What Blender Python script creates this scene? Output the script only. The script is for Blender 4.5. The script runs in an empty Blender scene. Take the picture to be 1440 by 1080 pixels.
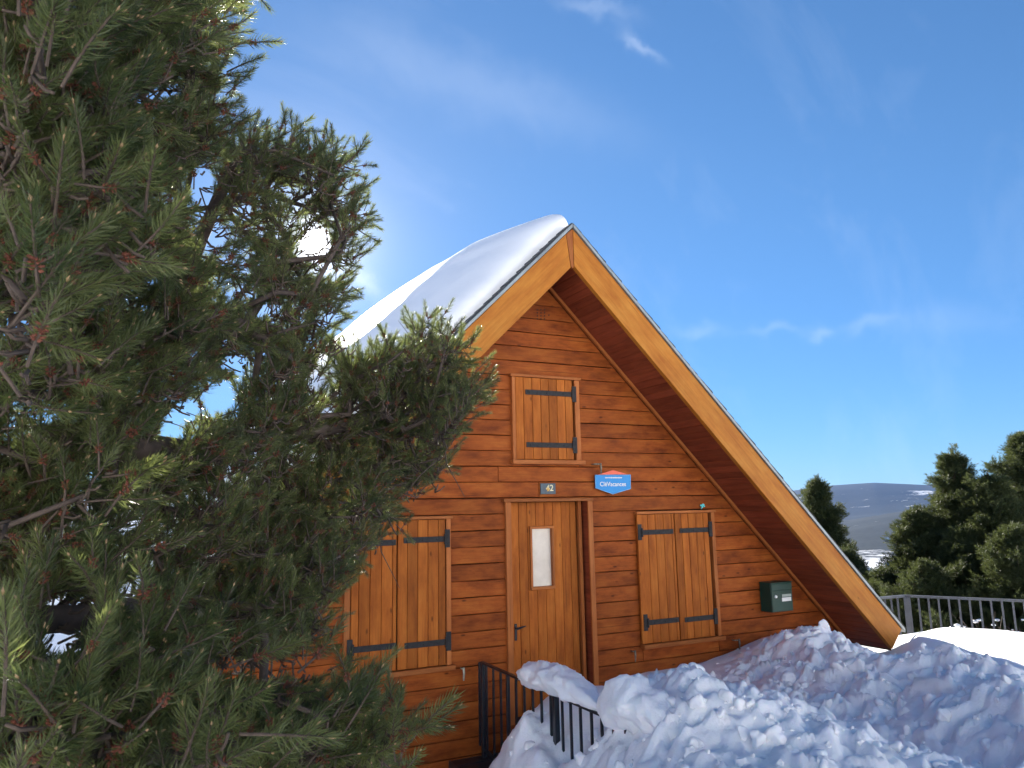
import bpy, bmesh, math, random
import numpy as np
from mathutils import Vector, Matrix, noise as mnoise

random.seed(7)
rng = np.random.default_rng(11)
sc = bpy.context.scene
COL = sc.collection
D2R = math.radians

# ------------------------------------------------------------------ camera
# origin = eye of the photographer; X runs along the chalet front, Y into the chalet, Z up
FPX = 1040.0
pit, rol, yaw = D2R(9.47), D2R(-1.118), D2R(26.27)
F = Vector((math.sin(yaw) * math.cos(pit), math.cos(yaw) * math.cos(pit), math.sin(pit)))
r0 = Vector((math.cos(yaw), -math.sin(yaw), 0)); u0 = r0.cross(F)
RR = math.cos(rol) * r0 + math.sin(rol) * u0
UU = -math.sin(rol) * r0 + math.cos(rol) * u0
cd = bpy.data.cameras.new("camera"); cam = bpy.data.objects.new("camera", cd); COL.objects.link(cam)
cam.matrix_world = Matrix(((RR.x, UU.x, -F.x, 0), (RR.y, UU.y, -F.y, 0), (RR.z, UU.z, -F.z, 0), (0, 0, 0, 1)))
cd.sensor_width = 36.0; cd.lens = 36.0 * FPX / 1440.0
cd.clip_start = 0.05; cd.clip_end = 30000
cd.dof.use_dof = True; cd.dof.focus_distance = 8.0; cd.dof.aperture_fstop = 11.0
sc.camera = cam

def ray(px, py): return F + RR * ((px - 720) / FPX) - UU * ((py - 540) / FPX)
def onY(px, py, Y): d = ray(px, py); return d * (Y / d.y)
def onX(px, py, X): d = ray(px, py); return d * (X / d.x)
def onZ(px, py, Z): d = ray(px, py); return d * (Z / d.z)
def atd(px, py, dist): return ray(px, py).normalized() * dist
_A = np.array([RR, UU, F])
def projn(P):
    q = np.asarray(P) @ _A.T
    return 720 + FPX * q[..., 0] / q[..., 2], 540 - FPX * q[..., 1] / q[..., 2], q[..., 2]

# ------------------------------------------------------------------ world, sun, exposure
SUN = ray(442, 342).normalized()
s_el = math.asin(SUN.z); s_az = math.atan2(SUN.x, SUN.y)
w = bpy.data.worlds.new("World"); sc.world = w; w.use_nodes = True
nt = w.node_tree; nt.nodes.clear()
def N(t, **k):
    n = nt.nodes.new(t)
    for a, b in k.items(): setattr(n, a, b)
    return n
L = lambda a, b: nt.links.new(a, b)
out = N('ShaderNodeOutputWorld'); bg = N('ShaderNodeBackground'); bg.inputs['Strength'].default_value = 0.054
sky = N('ShaderNodeTexSky', sky_type='NISHITA', sun_disc=False)
sky.sun_elevation = s_el; sky.sun_rotation = s_az; sky.altitude = 1600; sky.air_density = .78; sky.dust_density = 0.1; sky.ozone_density = 1.5
tc = N('ShaderNodeTexCoord')
# bright haze right round the sun (aureole) and thin cirrus
nrm = N('ShaderNodeVectorMath', operation='NORMALIZE'); L(tc.outputs['Generated'], nrm.inputs[0])
dt = N('ShaderNodeVectorMath', operation='DOT_PRODUCT'); L(nrm.outputs[0], dt.inputs[0]); dt.inputs[1].default_value = SUN
ac = N('ShaderNodeMath', operation='ARCCOSINE'); L(dt.outputs['Value'], ac.inputs[0])
def glow(width, power, amp):
    a = N('ShaderNodeMath', operation='DIVIDE'); L(ac.outputs[0], a.inputs[0]); a.inputs[1].default_value = D2R(width)
    b = N('ShaderNodeMath', operation='POWER'); L(a.outputs[0], b.inputs[0]); b.inputs[1].default_value = power
    c = N('ShaderNodeMath', operation='ADD'); L(b.outputs[0], c.inputs[0]); c.inputs[1].default_value = 1
    d = N('ShaderNodeMath', operation='DIVIDE'); d.inputs[0].default_value = amp; L(c.outputs[0], d.inputs[1])
    return d
g1 = glow(0.62, 9, 150.0); g2 = glow(1.5, 2.0, 16.0)
gs = N('ShaderNodeMath', operation='ADD'); L(g1.outputs[0], gs.inputs[0]); L(g2.outputs[0], gs.inputs[1])
gc = N('ShaderNodeVectorMath', operation='SCALE'); gc.inputs[0].default_value = (1, 0.93, 0.82); L(gs.outputs[0], gc.inputs['Scale'])
# cirrus streaks
mp = N('ShaderNodeMapping'); L(nrm.outputs[0], mp.inputs[0])
mp.inputs['Rotation'].default_value = (0.3, 0.9, 0.5); mp.inputs['Scale'].default_value = (1.2, 7, 3)
nz = N('ShaderNodeTexNoise'); nz.inputs['Scale'].default_value = 1.6; nz.inputs['Detail'].default_value = 8; nz.inputs['Roughness'].default_value = .62; nz.inputs['Distortion'].default_value = .5
L(mp.outputs[0], nz.inputs['Vector'])
rp = N('ShaderNodeMapRange'); rp.inputs['From Min'].default_value = .52; rp.inputs['From Max'].default_value = .86; L(nz.outputs['Fac'], rp.inputs['Value'])
def puff(px, py, deg, dirpx, stretch, amp):
    """a small faint wisp of cirrus: an elongated soft patch at a fixed direction in the sky"""
    c = ray(px, py).normalized(); t = (ray(px + dirpx[0], py + dirpx[1]).normalized() - c).normalized(); u = c.cross(t).normalized()
    sub = N('ShaderNodeVectorMath', operation='SUBTRACT'); L(nrm.outputs[0], sub.inputs[0]); sub.inputs[1].default_value = c
    wn = N('ShaderNodeTexNoise'); wn.inputs['Scale'].default_value = 26; wn.inputs['Detail'].default_value = 5; L(nrm.outputs[0], wn.inputs['Vector'])
    ms = N('ShaderNodeVectorMath', operation='SUBTRACT'); L(wn.outputs['Color'], ms.inputs[0]); ms.inputs[1].default_value = (.5, .5, .5)
    sc_ = N('ShaderNodeVectorMath', operation='SCALE'); L(ms.outputs[0], sc_.inputs[0]); sc_.inputs['Scale'].default_value = .045
    ad = N('ShaderNodeVectorMath', operation='ADD'); L(sub.outputs[0], ad.inputs[0]); L(sc_.outputs[0], ad.inputs[1])
    terms = []
    for v, wdt in ((t, deg * stretch), (u, deg)):
        d_ = N('ShaderNodeVectorMath', operation='DOT_PRODUCT'); L(ad.outputs[0], d_.inputs[0]); d_.inputs[1].default_value = v
        q = N('ShaderNodeMath', operation='DIVIDE'); L(d_.outputs['Value'], q.inputs[0]); q.inputs[1].default_value = D2R(wdt)
        p = N('ShaderNodeMath', operation='MULTIPLY'); L(q.outputs[0], p.inputs[0]); L(q.outputs[0], p.inputs[1]); terms.append(p)
    s_ = N('ShaderNodeMath', operation='ADD'); L(terms[0].outputs[0], s_.inputs[0]); L(terms[1].outputs[0], s_.inputs[1])
    e_ = N('ShaderNodeMath', operation='MULTIPLY'); L(s_.outputs[0], e_.inputs[0]); e_.inputs[1].default_value = -1
    x_ = N('ShaderNodeMath', operation='EXPONENT'); L(e_.outputs[0], x_.inputs[0])
    m_ = N('ShaderNodeMath', operation='MULTIPLY'); L(x_.outputs[0], m_.inputs[0]); m_.inputs[1].default_value = amp
    return m_
puffs = [puff(905, 62, .35, (40, 34), 4.2, .17), puff(835, 8, .5, (50, 12), 5.0, .12), puff(1156, 471, .4, (40, 6), 2.2, .13),
         puff(985, 466, .5, (50, -4), 3.4, .10), puff(1225, 458, .5, (50, -10), 3.0, .10), puff(1090, 462, .35, (60, -4), 5, .09),
         puff(510, 395, .6, (20, 12), 3.0, .25), puff(1340, 450, 1.0, (50, 4), 3, .05), puff(620, 110, 2.0, (40, 16), 4.5, .07), puff(760, 140, 1.6, (40, 14), 4.5, .05)]
acc = N('ShaderNodeMath', operation='MULTIPLY'); L(rp.outputs[0], acc.inputs[0]); acc.inputs[1].default_value = .09
for p_ in puffs:
    a_ = N('ShaderNodeMath', operation='ADD'); L(acc.outputs[0], a_.inputs[0]); L(p_.outputs[0], a_.inputs[1]); acc = a_
hs = N('ShaderNodeHueSaturation'); hs.inputs['Saturation'].default_value = 1.10
wb = N('ShaderNodeVectorMath', operation='MULTIPLY'); 
lum_ = N('ShaderNodeRGBToBW'); L(sky.outputs[0], lum_.inputs[0])
dv = N('ShaderNodeMath', operation='MULTIPLY_ADD'); L(lum_.outputs[0], dv.inputs[0]); dv.inputs[1].default_value = 1 / 5.0; dv.inputs[2].default_value = 1.0
iv = N('ShaderNodeMath', operation='DIVIDE'); iv.inputs[0].default_value = 1.42; L(dv.outputs[0], iv.inputs[1])
cs_ = N('ShaderNodeVectorMath', operation='SCALE'); L(sky.outputs[0], cs_.inputs[0]); L(iv.outputs[0], cs_.inputs['Scale'])
sepz = N('ShaderNodeSeparateXYZ'); L(nrm.outputs[0], sepz.inputs[0])
lowf = N('ShaderNodeMapRange', interpolation_type='SMOOTHSTEP'); L(sepz.outputs[2], lowf.inputs['Value']); lowf.inputs['From Min'].default_value = 0; lowf.inputs['From Max'].default_value = .45; lowf.inputs['To Min'].default_value = 1; lowf.inputs['To Max'].default_value = 0
tint = N('ShaderNodeMix', data_type='RGBA'); L(lowf.outputs[0], tint.inputs['Factor']); tint.inputs[6].default_value = (.86, .99, 1.06, 1); tint.inputs[7].default_value = (.70, .88, 1.06, 1)
L(cs_.outputs[0], wb.inputs[0]); L(tint.outputs[2], wb.inputs[1]); L(wb.outputs[0], hs.inputs['Color'])
mx = N('ShaderNodeMix', data_type='RGBA'); L(acc.outputs[0], mx.inputs['Factor']); L(hs.outputs[0], mx.inputs[6]); mx.inputs[7].default_value = (7.0, 7.6, 8.4, 1)
fin = N('ShaderNodeVectorMath', operation='ADD'); L(mx.outputs[2], fin.inputs[0]); L(gc.outputs[0], fin.inputs[1])
L(fin.outputs[0], bg.inputs['Color']); L(bg.outputs[0], out.inputs['Surface'])
sl = bpy.data.lights.new("sun", 'SUN'); sl.energy = 5.0; sl.angle = D2R(.55); sl.color = (1, .93, .82)
so = bpy.data.objects.new("sun", sl); COL.objects.link(so)
so.rotation_euler = SUN.to_track_quat('Z', 'Y').to_euler()
vs = sc.view_settings; vs.view_transform = 'Standard'; vs.look = 'None'; vs.gamma = 1; vs.exposure = 1.75; vs.use_curve_mapping = False
sc.cycles.max_bounces = 10; sc.cycles.diffuse_bounces = 8; sc.cycles.volume_bounces = 0
sc.cycles.volume_max_steps = 64; sc.cycles.sample_clamp_indirect = 6

# ------------------------------------------------------------------ helpers
ORG = {}
def place(o, origin, parent=None):
    origin = Vector(origin); ORG[o.name] = origin
    o.location = origin - (ORG[parent.name] if parent else Vector((0, 0, 0)))
    if parent: o.parent = parent
def tag(o, label=None, cat=None, group=None, kind=None):
    if label: o['label'] = label
    if cat: o['category'] = cat
    if group: o['group'] = group
    if kind: o['kind'] = kind
    return o
def empty(name, origin, **k):
    o = bpy.data.objects.new(name, None); COL.objects.link(o); o.empty_display_size = .2
    place(o, origin); return tag(o, **k)
def link(name, me, mats, origin=(0, 0, 0), parent=None, smooth=False):
    """me has vertices relative to origin"""
    for m in (mats if isinstance(mats, (list, tuple)) else [mats]):
        me.materials.append(m)
    if smooth:
        me.polygons.foreach_set('use_smooth', [True] * len(me.polygons))
    o = bpy.data.objects.new(name, me); COL.objects.link(o); place(o, origin, parent); return o
def share(name, src, origin, parent=None, rot=None):
    o = src.copy(); o.name = name; COL.objects.link(o); o.parent = None; place(o, origin, parent)
    if rot is not None: o.rotation_euler = rot
    return o
def bmesh_obj(name, bm, mat, origin=None, parent=None, smooth=False):
    vs_ = [v.co for v in bm.verts]
    if origin is None:
        origin = sum(vs_, Vector()) / max(1, len(vs_))
    origin = Vector(origin)
    for v in bm.verts: v.co -= origin
    me = bpy.data.meshes.new(name); bm.to_mesh(me); bm.free()
    return link(name, me, mat, origin, parent, smooth)
def add_prism(bm, pts, y0, y1, bev=0.0):
    """polygon pts (x,z) extruded from front y0 to back y1; bev chamfers the front edges"""
    f = [bm.verts.new((x, y0, z)) for x, z in pts]; b = [bm.verts.new((x, y1, z)) for x, z in pts]
    n = len(pts)
    ff = bm.faces.new(f); bm.faces.new(b[::-1])
    for i in range(n): bm.faces.new((f[i], b[i], b[(i + 1) % n], f[(i + 1) % n]))
    if bev > 0:
        bmesh.ops.bevel(bm, geom=list(ff.edges), offset=bev, segments=1, affect='EDGES')
def plate(name, pts, y0, y1, mat, parent, bev=0.0):
    bm = bmesh.new(); add_prism(bm, pts, y0, y1, bev); bmesh.ops.recalc_face_normals(bm, faces=bm.faces)
    return bmesh_obj(name, bm, mat, None, parent)
def rect(x0, z0, x1, z1): return [(x0, z0), (x1, z0), (x1, z1), (x0, z1)]
def add_box(bm, c, s, M=None):
    v = []
    for dx, dy, dz in ((-1, -1, -1), (1, -1, -1), (1, 1, -1), (-1, 1, -1), (-1, -1, 1), (1, -1, 1), (1, 1, 1), (-1, 1, 1)):
        p = Vector((dx * s[0] / 2, dy * s[1] / 2, dz * s[2] / 2))
        if M: p = M @ p
        v.append(bm.verts.new(p + Vector(c)))
    for f in ((0, 3, 2, 1), (4, 5, 6, 7), (0, 1, 5, 4), (1, 2, 6, 5), (2, 3, 7, 6), (3, 0, 4, 7)): bm.faces.new([v[i] for i in f])
def box(name, lo, hi, mat, parent, bev=0):
    bm = bmesh.new(); lo = Vector(lo); hi = Vector(hi); add_box(bm, (lo + hi) / 2, hi - lo)
    if bev: bmesh.ops.bevel(bm, geom=list(bm.edges), offset=bev, segments=1, affect='EDGES')
    return bmesh_obj(name, bm, mat, None, parent)
def add_tube(V, Fc, pts, rad, n=6):
    """append a tube along pts with radii rad to the vertex / face lists"""
    base = len(V); P = [Vector(p) for p in pts]; k = len(P)
    up = Vector((0.13, 0.27, 1)).normalized()
    for i, p in enumerate(P):
        t = (P[min(i + 1, k - 1)] - P[max(i - 1, 0)])
        t = t.normalized() if t.length > 1e-9 else Vector((0, 0, 1))
        a = t.cross(up)
        if a.length < 1e-3: a = t.cross(Vector((1, 0, 0)))
        a.normalize(); b = t.cross(a)
        for j in range(n):
            an = 2 * math.pi * j / n
            V.append(tuple(p + (a * math.cos(an) + b * math.sin(an)) * rad[i]))
    for i in range(k - 1):
        for j in range(n):
            j2 = (j + 1) % n
            Fc.append((base + i * n + j, base + i * n + j2, base + (i + 1) * n + j2, base + (i + 1) * n + j))
    Fc.append(tuple(base + j for j in range(n))[::-1]); Fc.append(tuple(base + (k - 1) * n + j for j in range(n)))
def from_lists(name, V, Fc, mat, origin=(0, 0, 0), parent=None, smooth=True, matidx=None):
    o_ = Vector(origin); me = bpy.data.meshes.new(name)
    me.from_pydata([(v[0] - o_.x, v[1] - o_.y, v[2] - o_.z) for v in V], [], Fc); me.update()
    ob = link(name, me, mat, origin, parent, smooth)
    if matidx is not None: me.polygons.foreach_set('material_index', matidx)
    return ob

# ------------------------------------------------------------------ materials
def newmat(name):
    m = bpy.data.materials.new(name); m.use_nodes = True; n = m.node_tree; n.nodes.clear()
    o = n.nodes.new('ShaderNodeOutputMaterial'); b = n.nodes.new('ShaderNodeBsdfPrincipled'); n.links.new(b.outputs[0], o.inputs[0])
    return m, n, b
def nd(n, t, **k):
    x = n.nodes.new(t)
    for a, b in k.items(): setattr(x, a, b)
    return x
def ramp(n, fac, stops):
    r = nd(n, 'ShaderNodeValToRGB'); e = r.color_ramp.elements
    while len(e) < len(stops): e.new(.5)
    for i, (p, c) in enumerate(stops): e[i].position = p; e[i].color = (*c, 1)
    n.links.new(fac, r.inputs[0]); return r.outputs[0]
def noise_(n, vec, scale, detail=4, rough=.6, dist=0.0):
    x = nd(n, 'ShaderNodeTexNoise'); x.inputs['Scale'].default_value = scale; x.inputs['Detail'].default_value = detail
    x.inputs['Roughness'].default_value = rough; x.inputs['Distortion'].default_value = dist
    if vec is not None: n.links.new(vec, x.inputs['Vector'])
    return x
def mixc(n, fac, a, b, mode='MIX'):
    x = nd(n, 'ShaderNodeMix', data_type='RGBA', blend_type=mode)
    for s, v in ((x.inputs['Factor'], fac), (x.inputs[6], a), (x.inputs[7], b)):
        if isinstance(v, (int, float)): s.default_value = v
        elif isinstance(v, tuple): s.default_value = (*v, 1) if len(v) == 3 else v
        else: n.links.new(v, s)
    return x.outputs[2]
def bump(n, b, h, strength=.3, dist=.01):
    x = nd(n, 'ShaderNodeBump'); x.inputs['Strength'].default_value = strength; x.inputs['Distance'].default_value = dist
    n.links.new(h, x.inputs['Height']); n.links.new(x.outputs[0], b.inputs['Normal']); return x

def wood(name, dark, mid, light, grain='X', rough=.5, knots=.5, patch=.6, fine=1.0, tv=(.70, 1.06)):
    """stained softwood; grain = direction the boards run"""
    m, n, b = newmat(name)
    geo = nd(n, 'ShaderNodeNewGeometry'); oi = nd(n, 'ShaderNodeObjectInfo')
    off = nd(n, 'ShaderNodeVectorMath', operation='MULTIPLY_ADD')
    cmb = nd(n, 'ShaderNodeCombineXYZ')
    for i in range(3): n.links.new(oi.outputs['Random'], cmb.inputs[i])
    n.links.new(cmb.outputs[0], off.inputs[0]); off.inputs[1].default_value = (31, 47, 23); n.links.new(geo.outputs['Position'], off.inputs[2])
    rot = {'X': (0, 0, 0), 'Z': (0, math.pi / 2, 0), 'A': (0, -math.pi / 4, 0), 'B': (0, math.pi / 4, 0), 'Y': (0, 0, math.pi / 2)}[grain]
    mp_ = nd(n, 'ShaderNodeMapping', vector_type='POINT'); mp_.inputs['Rotation'].default_value = rot; n.links.new(off.outputs[0], mp_.inputs[0])
    st = nd(n, 'ShaderNodeMapping'); st.inputs['Scale'].default_value = (1.0, 9, 14); n.links.new(mp_.outputs[0], st.inputs[0])
    big = noise_(n, st.outputs[0], 1.1, 5, .62, .8)
    st2 = nd(n, 'ShaderNodeMapping'); st2.inputs['Scale'].default_value = (2.2, 60, 75); n.links.new(mp_.outputs[0], st2.inputs[0])
    fin_ = noise_(n, st2.outputs[0], 1.3 * fine, 5, .7, .4)
    bm_ = nd(n, 'ShaderNodeMapping'); bm_.inputs['Scale'].default_value = (1.3, 3, 3.6); n.links.new(mp_.outputs[0], bm_.inputs[0]); blot = noise_(n, bm_.outputs[0], 2.0, 5, .65)
    c = ramp(n, big.outputs['Fac'], [(.28, dark), (.5, mid), (.74, light)])
    c = mixc(n, patch, c, ramp(n, blot.outputs['Fac'], [(.3, dark), (.52, mid), (.75, light)]))
    tone = nd(n, 'ShaderNodeMapRange'); n.links.new(oi.outputs['Random'], tone.inputs['Value']); tone.inputs['To Min'].default_value = tv[0]; tone.inputs['To Max'].default_value = tv[1]
    hsv = nd(n, 'ShaderNodeHueSaturation'); n.links.new(c, hsv.inputs['Color']); n.links.new(tone.outputs[0], hsv.inputs['Value']); c = hsv.outputs[0]
    fl = nd(n, 'ShaderNodeMapRange'); n.links.new(fin_.outputs['Fac'], fl.inputs['Value']); fl.inputs['From Min'].default_value = .3; fl.inputs['From Max'].default_value = .7; fl.inputs['To Min'].default_value = .8; fl.inputs['To Max'].default_value = 1.1
    vm = nd(n, 'ShaderNodeVectorMath', operation='SCALE'); n.links.new(c, vm.inputs[0]); n.links.new(fl.outputs[0], vm.inputs['Scale']); c = vm.outputs[0]
    # knots and nail heads
    kst = nd(n, 'ShaderNodeMapping'); kst.inputs['Scale'].default_value = (3.4, 5.5, 8.5); n.links.new(mp_.outputs[0], kst.inputs[0])
    vo = nd(n, 'ShaderNodeTexVoronoi'); vo.inputs['Scale'].default_value = 1.0; n.links.new(kst.outputs[0], vo.inputs['Vector'])
    kr = nd(n, 'ShaderNodeMapRange'); n.links.new(vo.outputs['Distance'], kr.inputs['Value']); kr.inputs['From Min'].default_value = .05; kr.inputs['From Max'].default_value = .13; kr.inputs['To Min'].default_value = 1; kr.inputs['To Max'].default_value = 0
    sel = nd(n, 'ShaderNodeMath', operation='GREATER_THAN'); sx = nd(n, 'ShaderNodeSeparateColor'); n.links.new(vo.outputs['Color'], sx.inputs[0]); n.links.new(sx.outputs[0], sel.inputs[0]); sel.inputs[1].default_value = 1 - knots
    km = nd(n, 'ShaderNodeMath', operation='MULTIPLY'); n.links.new(kr.outputs[0], km.inputs[0]); n.links.new(sel.outputs[0], km.inputs[1])
    km2 = nd(n, 'ShaderNodeMath', operation='MULTIPLY'); n.links.new(km.outputs[0], km2.inputs[0]); km2.inputs[1].default_value = .75
    c = mixc(n, km2.outputs[0], c, tuple(v * .28 for v in dark))
    # fine drying checks along the grain
    st3 = nd(n, 'ShaderNodeMapping'); st3.inputs['Scale'].default_value = (2.0, 90, 130); n.links.new(mp_.outputs[0], st3.inputs[0])
    ck = noise_(n, st3.outputs[0], .55, 2, .5)
    cr = nd(n, 'ShaderNodeMapRange'); n.links.new(ck.outputs['Fac'], cr.inputs['Value']); cr.inputs['From Min'].default_value = .66; cr.inputs['From Max'].default_value = .74
    cm = nd(n, 'ShaderNodeMath', operation='MULTIPLY'); n.links.new(cr.outputs[0], cm.inputs[0]); cm.inputs[1].default_value = .55
    c = mixc(n, cm.outputs[0], c, tuple(v * .3 for v in dark))
    n.links.new(c, b.inputs['Base Color']); b.inputs['Roughness'].default_value = rough; b.inputs['Specular IOR Level'].default_value = .14
    bump(n, b, fin_.outputs['Fac'], .35, .004)
    return m
W_PLANK = wood('plank_wood', (.13, .024, .005), (.345, .082, .014), (.50, .150, .026), 'X', .6, .6, .8, 1.0, (.74, 1.0))
W_BOARD = wood('shutter_wood', (.22, .052, .009), (.44, .124, .019), (.58, .20, .035), 'Z', .62, .6)
W_RAKE_R = wood('rake_wood_right', (.42, .130, .018), (.53, .195, .028), (.62, .27, .048), 'A', .45, .12, .8, .5)
W_RAKE_L = wood('rake_wood_left', (.42, .130, .018), (.53, .195, .028), (.62, .27, .048), 'B', .45, .12, .8, .5)
W_TRIM = wood('trim_wood', (.30, .085, .022), (.44, .14, .038), (.54, .20, .06), 'X', .5, .1)
W_TRIMV = wood('trim_wood_vertical', (.30, .085, .022), (.44, .14, .038), (.54, .20, .06), 'Z', .5, .1)
W_TRIMA = wood('wall_trim_right', (.28, .075, .02), (.40, .125, .034), (.5, .18, .05), 'A', .5, .1)
W_TRIMB = wood('wall_trim_left', (.28, .075, .02), (.40, .125, .034), (.5, .18, .05), 'B', .5, .1)
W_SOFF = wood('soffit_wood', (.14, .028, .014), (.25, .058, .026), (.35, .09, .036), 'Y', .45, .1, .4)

def simple(name, col, rough=.5, metal=0, var=.15, scale=8, bmp=0.0, spec=.5):
    m, n, b = newmat(name); tcn = nd(n, 'ShaderNodeTexCoord')
    x = noise_(n, tcn.outputs['Object'], scale, 5, .6)
    c = ramp(n, x.outputs['Fac'], [(.3, tuple(v * (1 - var) for v in col)), (.7, tuple(min(1, v * (1 + var)) for v in col))])
    n.links.new(c, b.inputs['Base Color']); b.inputs['Roughness'].default_value = rough; b.inputs['Metallic'].default_value = metal
    b.inputs['Specular IOR Level'].default_value = spec
    if bmp: bump(n, b, x.outputs['Fac'], bmp, .003)
    return m
M_IRON = simple('wrought_iron', (.030, .029, .030), .7, 0, .35, 30, .5, .25)
M_BLACK = simple('black_paint', (.012, .016, .022), .35, 0, .4, 20, .2)
M_STEEL = simple('galvanised_steel', (.065, .07, .085), .5, .0, .25, 6, .2)
M_FLASH = simple('flashing_metal', (.25, .28, .29), .45, .4, .2, 3, .2)
M_SLATE = simple('dark_slate', (.024, .026, .030), .6, 0, .5, 14, .6)
M_DARK = simple('shadow_gap', (.06, .02, .009), .8)
M_GREEN = simple('green_enamel', (.003, .040, .027), .5, 0, .2, 4)
M_WHITE = simple('white_label', (.75, .75, .73), .5, 0, .06)
M_CREAM = simple('cream_paint', (.75, .68, .42), .5)
M_YEL = simple('yellow_paint', (.75, .42, .05), .5)
M_BLUE = simple('sign_blue', (.008, .25, .62), .5, 0, .05)
M_RED = simple('sign_red', (.80, .11, .05), .4, 0, .08)
M_PLQ = simple('slate_plaque', (.055, .085, .11), .45, 0, .25, 30)
M_TEAL = simple('turquoise_plastic', (.12, .62, .62), .5, 0, .2, 40)
M_BARK = simple('pine_bark', (.085, .062, .05), .9, 0, .45, 9, .8)
M_TWIG = simple('pine_twig', (.085, .06, .045), .85, 0, .4, 30, .4)
M_LICH = simple('lichen_bark', (.19, .18, .15), .9, 0, .6, 30, .8)
M_BUD = simple('pine_bud', (.42, .27, .14), .6, 0, .25, 60)
M_CONE = simple('brown_pollen_cone', (.16, .048, .026), .8, 0, .35, 80)
def curtain():
    m, n, b = newmat('curtain_glass'); g = nd(n, 'ShaderNodeNewGeometry')
    x = noise_(n, g.outputs['Position'], 9, 4, .6); 
    c = ramp(n, x.outputs['Fac'], [(.3, (.66, .58, .47)), (.7, (.78, .70, .58))])
    n.links.new(c, b.inputs['Base Color']); b.inputs['Roughness'].default_value = .6; b.inputs['Coat Weight'].default_value = .6; b.inputs['Coat Roughness'].default_value = .03
    wv = nd(n, 'ShaderNodeTexWave'); wv.inputs['Scale'].default_value = 12; n.links.new(g.outputs['Position'], wv.inputs[0]); 
    return m
M_CURT = curtain()

def needle_mat(name, c0, c1, trans=.3):
    m, n, b = newmat(name); oi = nd(n, 'ShaderNodeObjectInfo'); g = nd(n, 'ShaderNodeNewGeometry')
    x = noise_(n, g.outputs['Position'], 2.2, 3, .6)
    ad = nd(n, 'ShaderNodeMath', operation='ADD'); n.links.new(oi.outputs['Random'], ad.inputs[0]); n.links.new(x.outputs['Fac'], ad.inputs[1])
    hv = nd(n, 'ShaderNodeMath', operation='MULTIPLY'); n.links.new(ad.outputs[0], hv.inputs[0]); hv.inputs[1].default_value = .5
    c = ramp(n, hv.outputs[0], [(.25, c0), (.6, c1), (.85, tuple(v * 1.3 for v in c1))])  # brightest stop paints a sunlit highlight tone onto random shoots
    n.links.new(c, b.inputs['Base Color']); b.inputs['Roughness'].default_value = .5 if 'far' in name else .4; b.inputs['Specular IOR Level'].default_value = .2 if 'far' in name else .5
    tr = nd(n, 'ShaderNodeBsdfTranslucent'); n.links.new(mixc(n, .45, c, (.30, .36, .10)), tr.inputs['Color'])
    ms = nd(n, 'ShaderNodeMixShader'); ms.inputs[0].default_value = trans
    n.links.new(b.outputs[0], ms.inputs[1]); n.links.new(tr.outputs[0], ms.inputs[2])
    o_ = [q for q in n.nodes if q.type == 'OUTPUT_MATERIAL'][0]; n.links.new(ms.outputs[0], o_.inputs[0])
    return m
M_NEED = needle_mat('pine_needles', (.032, .052, .018), (.130, .150, .050), .45)
M_NEED2 = needle_mat('far_needles', (.012, .024, .011), (.040, .052, .021), .2)

def snow_mat():
    m, n, b = newmat('snow'); g = nd(n, 'ShaderNodeNewGeometry')
    x = noise_(n, g.outputs['Position'], 9, 8, .65); y = noise_(n, g.outputs['Position'], 70, 4, .6)
    c = ramp(n, x.outputs['Fac'], [(.3, (.89, .90, .92)), (.7, (.95, .95, .96))])
    n.links.new(c, b.inputs['Base Color']); b.inputs['Roughness'].default_value = .55; b.inputs['Specular IOR Level'].default_value = .25
    b.inputs['Subsurface Weight'].default_value = .25; b.inputs['Subsurface Radius'].default_value = (.02, .03, .045); b.inputs['Subsurface Scale'].default_value = 1.0
    ad = nd(n, 'ShaderNodeMath', operation='MULTIPLY_ADD'); n.links.new(y.outputs['Fac'], ad.inputs[0]); ad.inputs[1].default_value = .25; n.links.new(x.outputs['Fac'], ad.inputs[2])
    bump(n, b, ad.outputs[0], .45, .03); return m
M_SNOW = snow_mat()
def snow_smooth():
    m, n, b = newmat('smooth_snow'); g = nd(n, 'ShaderNodeNewGeometry')
    x = noise_(n, g.outputs['Position'], 3, 6, .6)
    b.inputs['Base Color'].default_value = (.90, .91, .93, 1); b.inputs['Roughness'].default_value = .55; b.inputs['Specular IOR Level'].default_value = .25
    bump(n, b, x.outputs['Fac'], .25, .03); return m
M_SNOWS = snow_smooth()

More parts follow.
